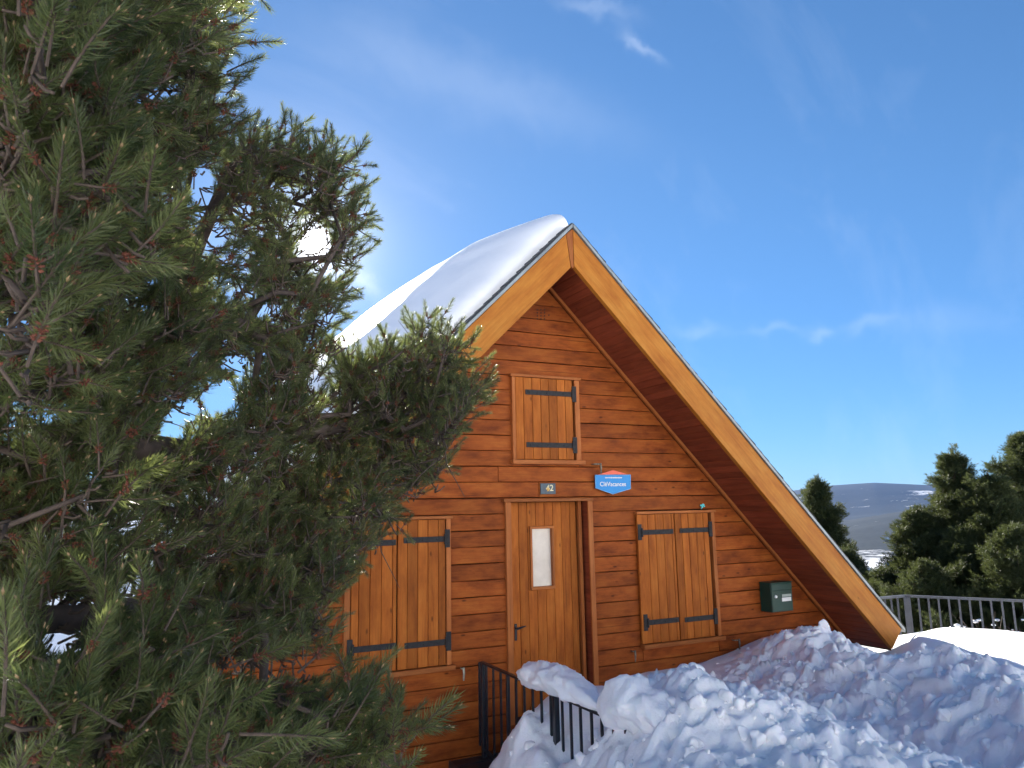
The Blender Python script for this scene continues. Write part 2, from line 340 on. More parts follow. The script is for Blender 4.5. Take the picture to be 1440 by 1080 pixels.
# ------------------------------------------------------------------ near ground: thin plate spline through measured heights, plus an invented sunlit slope behind the viewpoint
CP = np.array([
 (0, 0, -1.75), (-3, 0, -1.9), (3.5, 0, -1.7), (0, -6, -1.8), (7, -3, -1.6), (-7, -3, -2.0), (0, 3, -2.45), (-1, 6, -3.05), (-3, 8, -3.2), (2, 6, -3.05), (2.6, 7.9, -3.2),
 (1, 7.9, -3.3), (-1, 10, -3.3), (-5, 14, -3.5), (1.6, 4.5, -2.75), (-8, 6, -3.3), (-9, 13, -3.6),
 (3.02, 7.5, -3.1), (3.05, 6.8, -2.7), (3.0, 6.0, -2.55), (2.9, 5.2, -2.35), (2.7, 4.4, -2.0),
 (3.25, 7.34, -2.62), (3.25, 6.97, -2.28), (3.25, 6.6, -1.95), (3.2, 6.1, -2.12), (3.2, 5.7, -2.10),
 (3.45, 6.9, -2.10), (3.45, 6.5, -2.0), (3.45, 6.2, -2.12), (3.45, 5.95, -2.2), (3.45, 5.6, -1.95), (3.45, 5.3, -1.82), (3.45, 4.95, -1.70),
 (3.9, 7.5, -2.5), (3.8, 6.9, -1.86), (3.9, 6.2, -1.72), (4.3, 7.4, -2.45), (4.6, 7.9, -2.45), (5.1, 7.9, -2.2), (5.2, 7.2, -2.12),
 (3.75, 5.4, -1.50), (3.85, 4.95, -1.36), (3.6, 4.5, -1.45), (4.3, 5.2, -1.58), (4.35, 4.7, -1.50), (4.45, 4.2, -1.55), (4.75, 3.8, -1.68), (4.9, 3.3, -1.78), (4.0, 4.0, -1.55), (3.4, 4.0, -1.62), (3.2, 3.4, -1.62), (4.2, 3.0, -1.72), (2.6, 3.5, -1.75), (3.0, 2.4, -1.68), (5.0, 2.2, -1.8),
 (4.9, 5.6, -2.05), (5.2, 5.0, -2.1), (5.4, 4.4, -2.1), (5.6, 3.8, -2.05), (5.8, 3.0, -1.95), (5.9, 5.4, -2.05), (4.8, 6.4, -2.05),
 (5.6, 7.8, -2.06), (6.3, 7.7, -2.05), (6.0, 6.9, -2.08), (6.8, 7.8, -1.99), (7.3, 7.85, -1.88), (7.9, 7.9, -1.80), (8.5, 7.95, -2.0), (9.2, 8.0, -2.25), (9.05, 7.1, -2.08),
 (6.7, 6.8, -1.90), (7.1, 6.9, -1.72), (7.35, 6.85, -1.60), (7.7, 6.9, -1.64), (8.15, 6.9, -1.98), (6.6, 6.1, -1.86), (7.0, 6.1, -1.68), (7.35, 5.95, -1.74), (7.25, 5.5, -1.58), (6.75, 5.3, -1.72), (6.3, 4.9, -1.88), (7.2, 5.0, -1.52), (6.9, 4.5, -1.55), (6.5, 4.05, -1.60), (6.2, 3.7, -1.62), (6.0, 3.2, -1.66), (5.9, 4.3, -1.92),
 (7.9, 6.1, -1.93), (7.9, 5.3, -1.86), (7.8, 4.7, -1.74), (7.4, 4.1, -1.70), (7.0, 3.4, -1.72), (8.6, 6.5, -1.98), (8.8, 5.7, -1.74), (8.4, 5.1, -1.66), (9.3, 6.2, -1.68), (9.6, 6.9, -1.80), (9.35, 7.4, -2.16), (10.0, 7.5, -1.93), (9.7, 6.3, -1.70), (10.4, 5.6, -1.76), (9.8, 8.5, -2.1), (10.6, 7.2, -1.95), (11.2, 7.4, -2.3), (11.2, 6.2, -2.05), (12.3, 7.6, -2.8), (12.2, 5.6, -2.3), (10, 10, -2.4), (10, 14, -2.8),
 (13.5, 9.5, -3.6), (13, 13, -3.9), (9, 3, -1.7), (12, 2, -2.0), (14, 4, -2.9), (14, -2, -2.2), (5, 12, -2.9), (5, 18, -3.2), (0, 18, -3.6), (10, 20, -3.6), (-14, 0, -3), (-14, 20, -4.5), (18, 14, -6), (18, 4, -5), (18, -8, -3.5), (0, -9, -1.7), (-14, -9, -2.0), (14, -9, -1.8), (0, -16, 2.2), (-16, -16, 2.0), (16, -16, 2.2), (0, -26, 9.5), (-20, -26, 9.2), (20, -26, 9.4), (22, 24, -9), (-4, 26, -5)], float)  # rising points behind the viewpoint are added to bounce sunlight onto the front
SC_ = 1.0
def _U(r2): return np.where(r2 > 1e-12, r2 * np.log(np.maximum(r2, 1e-12)) * .5, 0.0)
_n = len(CP); _K = _U(((CP[:, None, :2] - CP[None, :, :2]) ** 2).sum(-1)) + np.eye(_n) * .012
_P = np.hstack([np.ones((_n, 1)), CP[:, :2]]); _M = np.block([[_K, _P], [_P.T, np.zeros((3, 3))]])
_sol = np.linalg.solve(_M, np.concatenate([CP[:, 2], np.zeros(3)]))
def ground(x, y):
    x = np.asarray(x, float); y = np.asarray(y, float); sh = x.shape; q = np.stack([x.ravel(), y.ravel()], 1); res = np.zeros(len(q))
    for i in range(0, len(q), 20000):
        qq = q[i:i + 20000]; r2 = ((qq[:, None, :] - CP[None, :, :2]) ** 2).sum(-1)
        res[i:i + 20000] = _U(r2) @ _sol[:_n] + _sol[_n] + qq @ _sol[_n + 1:]
    return res.reshape(sh)
# shovelled heaps: where the surface breaks up into lumps
HEAPS = [(3.9, 4.9, .75, .8, 1), (4.5, 4.1, .8, .8, 1), (4.4, 3.2, 1.3, .8, .8), (7.1, 6.7, .95, .8, 1), (6.5, 5.8, .95, .95, 1), (7.0, 5.2, .85, 1.0, 1), (6.6, 4.2, .85, .9, 1), (6.2, 3.3, .8, .8, .9), (7.6, 7.4, .5, .4, .8), (3.3, 6.5, .28, .8, .45), (3.4, 3.6, .9, .8, .8), (5.7, 5.0, .7, .9, .5)]
def heapmask(x, y):
    m = np.zeros_like(x)
    for cx, cy, rx, ry, a in HEAPS: m = np.maximum(m, a * np.exp(-(((x - cx) / rx) ** 2 + ((y - cy) / ry) ** 2) ** 1.6))
    return np.clip(m * 1.3, 0, 1)
def vnoise(x, y, s, seed=0):
    """cheap value noise"""
    xs = x / s + seed * 17.3; ys = y / s + seed * 9.1; xi = np.floor(xs).astype(int); yi = np.floor(ys).astype(int); fx = xs - xi; fy = ys - yi
    fx = fx * fx * (3 - 2 * fx); fy = fy * fy * (3 - 2 * fy)
    def h(a, b):
        v = np.sin(a * 127.1 + b * 311.7 + seed * 74.7) * 43758.5453; return v - np.floor(v)
    return (h(xi, yi) * (1 - fx) + h(xi + 1, yi) * fx) * (1 - fy) + (h(xi, yi + 1) * (1 - fx) + h(xi + 1, yi + 1) * fx) * fy
def axis(lo, hi, a, b, fine, grow=1.18):
    mid = list(np.arange(a, b + 1e-6, fine)); s = fine; x = b; up_ = []
    while x < hi: s = min(s * grow, 2.5); x += s; up_.append(x)
    s = fine; x = a; dn = []
    while x > lo: s = min(s * grow, 2.5); x -= s; dn.append(x)
    return np.array(dn[::-1] + mid + up_)
ax = axis(-32, 34, 2.4, 9.4, .028); ay = axis(-26, 40, 2.2, 8.0, .028)
GX, GY = np.meshgrid(ax, ay)
GZ = ground(GX, GY)
hm = heapmask(GX, GY)
lum = np.zeros_like(GZ)
for s, a, sd in ((.42, .11, 1), (.2, .12, 2), (.1, .075, 3), (.05, .035, 4)):
    lum += a * (1 - np.abs(2 * vnoise(GX + .35 * vnoise(GX, GY, .3, 9), GY + .35 * vnoise(GX, GY, .3, 8), s, sd) - 1)) - a * .5
# angular lumps pressed into the heap
crng = np.random.default_rng(5)
nc = 0
lumps = np.full_like(GZ, -9.0)
while nc < 5200:
    cx = crng.uniform(2.4, 9.0); cy = crng.uniform(2.2, 8.0)
    if crng.random() > heapmask(np.array([cx]), np.array([cy]))[0]: continue
    nc += 1; r = .018 + .105 * crng.random() ** 3.0
    i0, i1 = np.searchsorted(ax, [cx - r * 1.6, cx + r * 1.6]); j0, j1 = np.searchsorted(ay, [cy - r * 1.6, cy + r * 1.6])
    X_ = GX[j0:j1, i0:i1] - cx; Y_ = GY[j0:j1, i0:i1] - cy; an = crng.uniform(0, 6.28)
    u = (X_ * math.cos(an) + Y_ * math.sin(an)) / r; v = (-X_ * math.sin(an) + Y_ * math.cos(an)) / (r * crng.uniform(.6, 1.1))
    d = (np.abs(u) ** 2.6 + np.abs(v) ** 2.6) ** (1 / 2.6)
    hgt = r * crng.uniform(.5, 1.05)
    tilt = (u * crng.uniform(-.5, .5) + v * crng.uniform(-.5, .5)) * r * .6
    prof = np.where(d < 1.25, hgt * np.sqrt(np.clip(1 - (d / 1.25) ** 3, 0, 1)) + tilt, -9)
    lumps[j0:j1, i0:i1] = np.maximum(lumps[j0:j1, i0:i1], prof)
GZ0 = GZ.copy()
rough = hm * lum + np.where(lumps > -5, np.maximum(lumps * .75, 0), 0) * np.clip(hm * 1.5, 0, 1)
soft = .05 * (vnoise(GX, GY, 1.6, 5) - .5) + .03 * (vnoise(GX, GY, .6, 6) - .5) + .008 * (vnoise(GX, GY, .18, 7) - .5)
# keep the lumps off the wall
wallk = np.clip((7.9 - GY) / .25, 0, 1) * np.where((GX > -0.6) & (GX < 9.7), 1, 1)
GZ = GZ + (rough - .085 * np.clip(hm * 1.5, 0, 1)) * wallk + soft
def gh(x, y):
    i = np.clip(np.searchsorted(ax, x) - 1, 0, len(ax) - 2); j = np.clip(np.searchsorted(ay, y) - 1, 0, len(ay) - 2)
    fx = (x - ax[i]) / (ax[i + 1] - ax[i]); fy = (y - ay[j]) / (ay[j + 1] - ay[j])
    return (GZ[j, i] * (1 - fx) + GZ[j, i + 1] * fx) * (1 - fy) + (GZ[j + 1, i] * (1 - fx) + GZ[j + 1, i + 1] * fx) * fy
def grid_mesh(name, X, Y, Z, mat, **k):
    h, w_ = X.shape; me = bpy.data.meshes.new(name)
    co = np.stack([X, Y, Z], -1).reshape(-1, 3)
    idx = np.arange(h * w_).reshape(h, w_); q = np.stack([idx[:-1, :-1], idx[:-1, 1:], idx[1:, 1:], idx[1:, :-1]], -1).reshape(-1, 4)
    me.vertices.add(len(co)); me.vertices.foreach_set('co', co.ravel()); me.loops.add(q.size); me.loops.foreach_set('vertex_index', q.ravel())
    me.polygons.add(len(q)); me.polygons.foreach_set('loop_start', np.arange(0, q.size, 4)); me.update(calc_edges=True)
    o = link(name, me, mat, smooth=True); return tag(o, **k)
grid_mesh('snow_ground', GX, GY, GZ, M_SNOW, kind='structure')

# loose lumps of snow lying on the heaps
def ico(sub):
    bm = bmesh.new(); bmesh.ops.create_icosphere(bm, subdivisions=sub, radius=1)
    v = np.array([p.co[:] for p in bm.verts]); f = np.array([[q.index for q in p.verts] for p in bm.faces]); bm.free(); return v, f
IV, IF = ico(3)
VV = []; FF = []; nb = 0; cnt = 0
while cnt < 1000:
    cx = crng.uniform(2.6, 9.0); cy = crng.uniform(2.6, 7.85)
    if crng.random() > heapmask(np.array([cx]), np.array([cy]))[0] ** .7: continue
    cnt += 1; r = .012 + .065 * crng.random() ** 2.6
    v = IV.copy(); sd = crng.uniform(0, 100, 3)
    for _ in range(5):  # planar cuts make it angular
        d = crng.normal(size=3); d /= np.linalg.norm(d); k = crng.uniform(.45, .85); s = v @ d; v = v - np.outer(np.clip(s - k, 0, None), d)
    v *= (1 + .13 * np.sin(v @ crng.normal(size=3) * 3.0 + sd[0]) + .06 * np.sin(v @ crng.normal(size=3) * 7 + sd[1]))[:, None]
    v = v * crng.uniform(.65, 1.2, 3) * r
    a = crng.uniform(0, 6.28); ca, sa = math.cos(a), math.sin(a); v = v @ np.array([[ca, sa, 0], [-sa, ca, 0], [0, 0, 1]])
    v += (cx, cy, float(gh(cx, cy)) - r * .05)
    VV.append(v); FF.append(IF + nb); nb += len(v)
VV = np.vstack(VV); FF = np.vstack(FF)
me = bpy.data.meshes.new('snow_lumps'); me.from_pydata(VV.tolist(), [], FF.tolist()); me.update()
tag(link('snow_lumps', me, M_SNOW, smooth=True), 'loose angular lumps of shovelled snow scattered over both heaps', 'snow lumps', kind='stuff')

# ------------------------------------------------------------------ the chalet
CXH = 4.425; SL = .99
YF, YR = 8.0, 7.27
house = empty('wooden_chalet', (CXH, YF, -3.2), label='wooden chalet with steep gable roof, closed shutters and orange plank front', cat='chalet')
zroof = lambda x, apex: apex - SL * abs(x - CXH)
# openings  x0,z0,x1,z1 (outer edge of frames)
A = lambda px, py, Y=YF: onY(px, py, Y)
DOOR = (3.815, -2.42, 5.02, .092)
GW = (3.925, .522, 4.878, 1.605); LW = (1.925, -1.73, 3.12, -.085); RW = (5.695, -1.765, 6.95, -.09)
holes = [DOOR, GW, LW, RW]
# backing wall
wl = [(-.42, -3.4), (9.27, -3.4), (9.27, zroof(9.27, 2.87)), (CXH, 2.87), (-.42, zroof(-.42, 2.87))]
bm = bmesh.new(); add_prism(bm, wl, 8.235, 8.3); bmesh.ops.recalc_face_normals(bm, faces=bm.faces); bmesh_obj('wall', bm, M_DARK, None, house)
H = .1857; z = .113 - H * 19
bmw = None
k = 0
while z < 2.86:
    z0, z1 = z + .0024, z + H - .0024
    # free intervals on this course
    xl = CXH - min(4.845, (2.80 - z0) / SL); xr = CXH + min(4.845, (2.80 - z0) / SL)
    if xr - xl < .08: break
    cuts = []
    for hx0, hz0, hx1, hz1 in holes:
        if z1 > hz0 + .005 and z0 < hz1 - .005: cuts.append((hx0 + .012, max(hz0, z0), hx1 - .012, min(hz1, z1), hz0, hz1))
    cuts.sort()
    segs = []; cur = xl
    for c in cuts: segs.append((cur, c[0])); cur = c[2]
    segs.append((cur, xr))
    def emit(a, b, za, zb):
        if b - a < .03 or zb - za < .012: return
        j = random.uniform(-.0015, .0015); y = YF + random.uniform(-.003, .004)
        def cl(x, zz):  # clip under the roof slope
            lim = (2.80 - zz) / SL; return min(max(x, CXH - lim), CXH + lim)
        pts = [(cl(a, za), za + j), (cl(b, za), za + j), (cl(b, zb), zb + j), (cl(a, zb), zb + j)]
        nb_ = int((b - a) / .22); ph = random.uniform(0, 99)
        if nb_ > 0 and abs(pts[2][0] - pts[3][0]) > .3:
            def run(p, q, sg_):
                o_ = [p]; n__ = max(1, int(abs(q[0] - p[0]) / .2))
                for i_ in range(1, n__):
                    t_ = i_ / n__; o_.append((p[0] + (q[0] - p[0]) * t_, p[1] + (q[1] - p[1]) * t_ + sg_ * max(-.001, .0045 * mnoise.noise(Vector((ph + t_ * 9, zz0_, 0))) + .0015)))
                return o_
            zz0_ = za; pts = run(pts[0], pts[1], 1) + run(pts[1], (pts[1][0], pts[1][1]), 1)[:0] + [pts[1]] + run(pts[2], pts[3], -1) + [pts[3]]
        if len(pts) == 4 and abs(pts[2][0] - pts[3][0]) < .02: pts = [pts[0], pts[1], ((pts[2][0] + pts[3][0]) / 2, zb)]
        bm = bmesh.new(); add_prism(bm, pts, y, y + .05, 0); bmesh.ops.recalc_face_normals(bm, faces=bm.faces)
        # rounded log-siding edges
        es = [e for e in bm.edges if all(abs(v.co.y - y) < 1e-6 for v in e.verts)]
        bmesh.ops.bevel(bm, geom=es, offset=.007, segments=2, profile=.5, affect='EDGES')
        bmesh_obj('plank', bm, W_PLANK, None, house)
    for a, b in segs: 
        if b - a > .03:
            # long courses are jointed somewhere
            if b - a > 4.5:
                m_ = random.uniform(a + 1.4, b - 1.4); emit(a, m_ - .0015, z0, z1); emit(m_ + .0015, b, z0, z1)
            else: emit(a, b, z0, z1)
    for c in cuts:  # sliver of plank above / below an opening inside this course
        if z1 > c[5]: emit(c[0] + .004, c[2] - .004, c[5] + .004, z1)
        if z0 < c[4]: emit(c[0] + .004, c[2] - .004, z0, c[4] - .004)
    z += H

# openings
def strap(par, x_tip, x_pin, z_, name='strap_hinge'):
    """flat iron strap from the tip to the pin plate beside the shutter"""
    s = 1 if x_pin > x_tip else -1; bm = bmesh.new()
    add_box(bm, ((x_tip + x_pin) / 2, YF - .060, z_), (abs(x_pin - x_tip), .006, .062))
    add_box(bm, (x_pin + s * .030, YF - .058, z_ + .005), (.058, .010, .20))
    vts = []
    for i in range(10):
        a = 2 * math.pi * i / 10; vts.append((x_pin + math.cos(a) * .013, YF - .07 + math.sin(a) * .013))
    lo = [bm.verts.new((x, y, z_ - .055)) for x, y in vts]; hi = [bm.verts.new((x, y, z_ + .055)) for x, y in vts]
    bm.faces.new(lo[::-1]); bm.faces.new(hi)
    for i in range(10): bm.faces.new((lo[i], lo[(i + 1) % 10], hi[(i + 1) % 10], hi[i]))
    for f_ in (.08, .45, .8):
        bmesh.ops.create_icosphere(bm, subdivisions=1, radius=.009, matrix=Matrix.Translation((x_tip + (x_pin - x_tip) * f_, YF - .064, z_)))
    return bmesh_obj(name, bm, M_IRON, None, par)
def shuttered(box_, leaves, lipw, name, label, straps):
    x0, z0, x1, z1 = box_
    w0 = plate(name, rect(x0 + .02, z0 + .03, x1 - .02, z1 - .03), YF + .02, YF + .04, M_DARK, house); w0['label'] = label
    box('window_head', (x0 - .025, YF - .062, z1 - .028), (x1 + .02, YF + .03, z1 + .006), W_TRIM, w0, .003)
    box('sill', (x0 - .02, YF - .085, z0 - .012), (x1 + .035, YF + .03, z0 + .040), W_TRIM, w0, .004)
    box('frame', (x0, YF - .045, z0 + .041), (x0 + lipw[0], YF + .03, z1 - .029), W_TRIMV, w0, .003)
    box('frame', (x1 - lipw[1], YF - .045, z0 + .041), (x1, YF + .03, z1 - .029), W_TRIMV, w0, .003)
    for xs in leaves:
        for a, b in zip(xs[:-1], xs[1:]):
            y = YF - .052 + random.uniform(-.0015, .0015)
            bm = bmesh.new(); add_prism(bm, rect(a + .0022, z0 + .046 + random.uniform(0, .003), b - .0022, z1 - .033), y, y + .028, .0045)
            bmesh.ops.recalc_face_normals(bm, faces=bm.faces); bmesh_obj('shutter_board', bm, W_BOARD, None, w0)
    for s_ in straps: strap(w0, *s_)
    return w0
X = lambda px, py: onY(px, py, YF - .052).x
Z = lambda px, py: onY(px, py, YF - .052).z
gx = [X(p, 590) for p in (725.5, 736.8, 749, 761, 772.5, 784, 795.5, 806)]
shuttered(GW, [gx], (.055, .07), 'gable_window', 'small single shutter window under the roof peak', [(X(738.5, 553), X(804, 553), Z(770, 553)), (X(740, 626), X(805.5, 626), Z(772, 626))])
rx1 = [X(p, 720) for p in (895.3, 910, 920.7, 932, 943.5, 947.2)]; rx2 = [X(p, 720) for p in (948.2, 957.5, 967, 977.3, 988, 995)]
shuttered(RW, [rx1, rx2], (.006, .055), 'shuttered_window', 'window with two closed shutters right of the door',
          [(X(946.5, 748), X(902, 748), Z(925, 748)), (X(955.5, 746), X(996.5, 746), Z(975, 745.5)), (X(954.5, 873), X(910.5, 873), Z(932, 873.5)), (X(962.5, 869), X(1004, 869), Z(983, 869.5))])
lx1 = [X(p, 850) for p in (493.5, 504.3, 520.2, 536.2, 551.8, 557.6)]; lx2 = [X(p, 850) for p in (559, 572.7, 587.6, 602, 616.8, 626.8)]
shuttered(LW, [lx1, lx2], (.062, .055), 'shuttered_window', 'window with two closed shutters left of the door, half behind the pine',
          [(X(567.5, 759), X(625.5, 759), Z(596, 759)), (X(556.5, 765), X(496.5, 765), Z(525, 764)), (X(568.5, 906), X(627, 906), Z(598, 905.5)), (X(556.5, 911), X(495.5, 911), Z(526, 911))])
# door
dx0, dz0, dx1, dz1 = DOOR
YD = 8.13
door = plate('door', rect(dx0 + .05, dz0 + .02, dx1 - .03, dz1 - .02), YD + .045, YD + .06, M_DARK, house)
box('door_head', (dx0 - .03, YF - .06, dz1 - .03), (dx1 + .0, YF + .1, dz1 + .008), W_TRIM, door, .004)
box('door_frame', (dx0, YF - .04, dz0), (dx0 + .072, YD + .04, dz1 - .031), W_TRIMV, door, .004)
box('door_frame', (dx1 - .068, YF - .04, dz0), (dx1, YF - .012, dz1 - .031), W_TRIMV, door, .004)
box('door_jamb', (dx1 - .052, YF - .011, dz0), (dx1 - .006, YD + .04, dz1 - .031), W_SOFF, door, .002)
DX = lambda px: onY(px, 720, YD).x; DZ = lambda px, py: onY(px, py, YD).z
box('door_stop', (DX(811.5), YD - .035, dz0), (DX(815.5), YD + .04, dz1 - .031), W_TRIMV, door, .003)
dxs = [DX(p) for p in (711, 716.3, 728.8, 741, 753, 765, 777, 788.9, 800.7, 809.5)]
gx0, gx1 = DX(744.2), DX(777.5); gz0, gz1 = DZ(760, 829), DZ(760, 740)
for a, b in zip(dxs[:-1], dxs[1:]):
    def db(x0_, z0_, x1_, z1_):
        y = YD + random.uniform(-.0015, .0015); bm = bmesh.new(); add_prism(bm, rect(x0_ + .002, z0_, x1_ - .002, z1_), y, y + .03, .004)
        bmesh.ops.recalc_face_normals(bm, faces=bm.faces); bmesh_obj('door_board', bm, W_BOARD, None, door)
    if b <= gx0 + .02 or a >= gx1 - .02: db(a, dz0 + .03, b, dz1 - .034)
    elif a < gx0 - .02 or b > gx1 + .02:
        db(a, dz0 + .03, b, gz0 - .002); db(a, gz1 + .002, b, dz1 - .034)
        if a < gx0: db(a, gz0 - .002, gx0 - .001, gz1 + .002)
        else: db(gx1 + .001, gz0 - .002, b, gz1 + .002)
    else: db(a, dz0 + .03, b, gz0 - .002); db(a, gz1 + .002, b, dz1 - .034)
for lo, hi in (((gx0, gz0), (gx1, gz0 + .035)), ((gx0, gz1 - .03), (gx1, gz1)), ((gx0, gz0 + .036), (gx0 + .028, gz1 - .031)), ((gx1 - .028, gz0 + .036), (gx1, gz1 - .031))):
    box('glazing_bead', (lo[0], YD - .014, lo[1]), (hi[0], YD + .044, hi[1]), W_TRIMV if hi[0] - lo[0] < .1 else W_TRIM, door, .003)
box('door_glass', (gx0 + .027, YD + .036, gz0 + .034), (gx1 - .027, YD + .042, gz1 - .029), M_CURT, door)
bm = bmesh.new()
hx, hz = DX(720.5), DZ(722, 883)
add_box(bm, (hx + .012, YD - .006, hz - .05), (.03, .008, .19)); add_box(bm, (hx + .012, YD - .03, hz), (.018, .05, .018))
V = []; Fc = []; add_tube(V, Fc, [(hx + .005, YD - .05, hz - .012), (hx + .05, YD - .056, hz + .002), (hx + .125, YD - .05, hz + .016)], [.012, .013, .006], 8)
vv = [bm.verts.new(p) for p in V]; [bm.faces.new([vv[i] for i in f]) for f in Fc]
bmesh_obj('door_handle', bm, M_BLACK, None, door)

# roof: soffit boards, rake boards, flashing, slates, roof slab
def slope_piece(bm, s, d0, d1, ylo, yhi, off0, off1, apex=2.86):
    """piece on slope side s, from d0 to d1 measured down the slope, between vertical offsets off0..off1 above the soffit plane"""
    k = 1 / math.hypot(1, SL)
    P = []
    for d, o in ((d0, off0), (d1, off0), (d1, off1), (d0, off1)):
        x = CXH + s * d * k + s * o * SL * k * k * 0; zz = apex - d * SL * k + o; P.append((x, zz))
    add_prism(bm, P, ylo, yhi); bmesh.ops.recalc_face_normals(bm, faces=bm.faces)
K = 1 / math.hypot(1, SL)
EAV = 6.98   # slope length of the soffit
YB = 17.2
for s, apex in ((1, 2.86), (-1, 2.86)):
    bm = bmesh.new(); slope_piece(bm, s, .0 if s > 0 else .002, EAV - .02, 7.325, YB, .03, .40); bmesh_obj('roof', bm, M_DARK, None, house)
    # soffit: narrow tongue and groove boards running front to back
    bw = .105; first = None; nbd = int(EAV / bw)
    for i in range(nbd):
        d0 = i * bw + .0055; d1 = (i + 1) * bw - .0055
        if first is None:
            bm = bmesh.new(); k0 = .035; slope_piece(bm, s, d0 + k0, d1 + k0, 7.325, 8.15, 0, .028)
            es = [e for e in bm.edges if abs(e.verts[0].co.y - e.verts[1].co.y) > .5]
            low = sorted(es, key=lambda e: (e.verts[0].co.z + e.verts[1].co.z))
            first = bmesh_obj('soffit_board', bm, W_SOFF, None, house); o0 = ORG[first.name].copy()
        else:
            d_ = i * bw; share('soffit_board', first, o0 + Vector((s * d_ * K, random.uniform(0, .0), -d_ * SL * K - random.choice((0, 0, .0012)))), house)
    # trim where the soffit meets the front
    bm = bmesh.new(); slope_piece(bm, s, .0 if s > 0 else .01, EAV - .2, 7.955, 7.995, -.052, -.002); bmesh_obj('wall_trim', bm, W_TRIMA if s > 0 else W_TRIMB, None, house)
# rake boards: measured in the plane of the front edge
def rk(x, a): return a - SL * abs(x - CXH)
UA, TA = 2.835, 3.295
tipx_t, tipx_b = CXH + 5.125, CXH + 4.90
wx0, wx1 = onY(795, 336, YR).x, onY(801.5, 374, YR).x
plate('rake_board', [(CXH + .012, rk(CXH + .012, TA)), (tipx_t, rk(tipx_t, TA)), (tipx_b, rk(tipx_b, UA)), (CXH + .012, rk(CXH + .012, UA))], YR - .02, YR + .045, W_RAKE_R, house, .004)
lx = [(wx0, rk(wx0, TA)), (wx1, rk(wx1, UA)), (CXH - 4.9, rk(tipx_b, UA)), (CXH - 5.125, rk(tipx_t, TA))]
plate('rake_board', lx, YR - .02, YR + .045, W_RAKE_L, house, .004)
plate('ridge_block', [(wx0 + .006, rk(wx0, TA) + .002), (CXH + .008, TA - .002), (CXH + .008, UA - .02), (CXH - .008, UA - .045), (wx1 + .006, UA - .02)], YR - .016, YR + .05, W_TRIMV, house, .003)
for s in (1, -1):
    sx = lambda v: CXH + s * v
    # eave fascia
    bm = bmesh.new(); slope_piece(bm, s, EAV - .015, EAV + .012, 7.325, YB, -.0, .38); bmesh_obj('eave_fascia', bm, M_DARK, None, house)
    plate('metal_edge', [(sx(.004), TA + .004), (sx(5.17), TA + .004 - SL * 5.17), (sx(5.17), TA + .055 - SL * 5.17), (sx(.004), TA + .055)], YR - .045, YR + .03, M_FLASH, house, .004)
    # slates, three columns back from the edge
    proto = None; pitch = .155; nsl = int(7.3 / pitch)
    for i in range(nsl):
        d0 = .01 + i * pitch
        for cidx, y0 in enumerate((YR - .03, YR + .175)):
            if proto is None:
                bm = bmesh.new(); 
                P = [(CXH + s * d0 * K, 3.352 - d0 * SL * K), (CXH + s * (d0 + pitch * 1.06) * K, 3.362 - (d0 + pitch * 1.06) * SL * K), (CXH + s * (d0 + pitch * 1.06) * K, 3.381 - (d0 + pitch * 1.06) * SL * K), (CXH + s * d0 * K, 3.368 - d0 * SL * K)]
                add_prism(bm, P, y0, y0 + .2); bmesh.ops.recalc_face_normals(bm, faces=bm.faces)
                proto = bmesh_obj('slate', bm, M_SLATE, None, house); pc = ORG[proto.name].copy()
            else:
                dd = i * pitch; jit = random.uniform(-.004, .004) - (.018 if cidx == 0 and random.random() < .12 else 0)
                q = share('slate', proto, pc + Vector((s * dd * K + random.uniform(-.003, .003), cidx * .205 + (random.uniform(-.008, .006) if cidx == 0 else 0), -dd * SL * K + random.uniform(-.001, .004))), house)
    bm = bmesh.new()
    k = K
    P = [(sx(.0 if s > 0 else .003), 3.30), (sx(7.34 * K), 3.30 - 7.34 * SL * K), (sx(7.34 * K), 3.385 - 7.34 * SL * K), (sx(.0 if s > 0 else .003), 3.385)]
    add_prism(bm, P, YR + .385, YB + .1); bmesh.ops.recalc_face_normals(bm, faces=bm.faces); bmesh_obj('roof_covering', bm, M_SLATE, None, house)
# side and back walls
box('side_wall', (-.42, 8.301, -3.5), (-.32, 17, -2.02), W_PLANK, house); box('side_wall', (9.17, 8.301, -3.5), (9.27, 17, -2.02), W_PLANK, house)
bm = bmesh.new(); add_prism(bm, [(a, b) for a, b in wl], 16.8, 16.95); bmesh.ops.recalc_face_normals(bm, faces=bm.faces); bmesh_obj('back_wall', bm, W_PLANK, None, house)
# vent holes under the peak
bm = bmesh.new()
hp = [(px, py) for px in (755.8, 760.8, 765.8) for py in (435.4, 439.8, 444.1, 448.3)] + [(771.9, 443)]
for px, py in hp:
    c = onY(px, py, YF - .004); bmesh.ops.create_cone(bm, cap_ends=True, segments=8, radius1=.0095, radius2=.0095, depth=.006, matrix=Matrix.Translation(c) @ Matrix.Rotation(math.pi / 2, 4, 'X'))
vh = bmesh_obj('vent_holes', bm, M_DARK, None, house); vh['kind'] = 'stuff'
# shutter stops
def stop(px, py, arm, rust):
    c = onY(px, py, YF - .01); V = []; Fc = []
    add_tube(V, Fc, [c + Vector((-arm, 0, .0)), c + Vector((-arm, -.055, .0)), c + Vector((0, -.06, .0))], [.008, .008, .01], 6)
    add_tube(V, Fc, [c + Vector((0, -.06, .012)), c + Vector((.004, -.062, -.05)), c + Vector((0, -.06, -.125))], [.013, .012, .007], 6)
    return from_lists('shutter_stop', V, Fc, rust, c, house)
M_RUST = simple('tarnished_steel', (.23, .20, .15), .5, .5, .5, 40, .3)
stop(889, 915, .02, M_RUST); stop(1035, 899, .07, M_RUST); stop(649, 939, .012, simple('pale_steel', (.5, .5, .38), .4, .3, .3, 40)); stop(841, 653, .09, M_RUST)

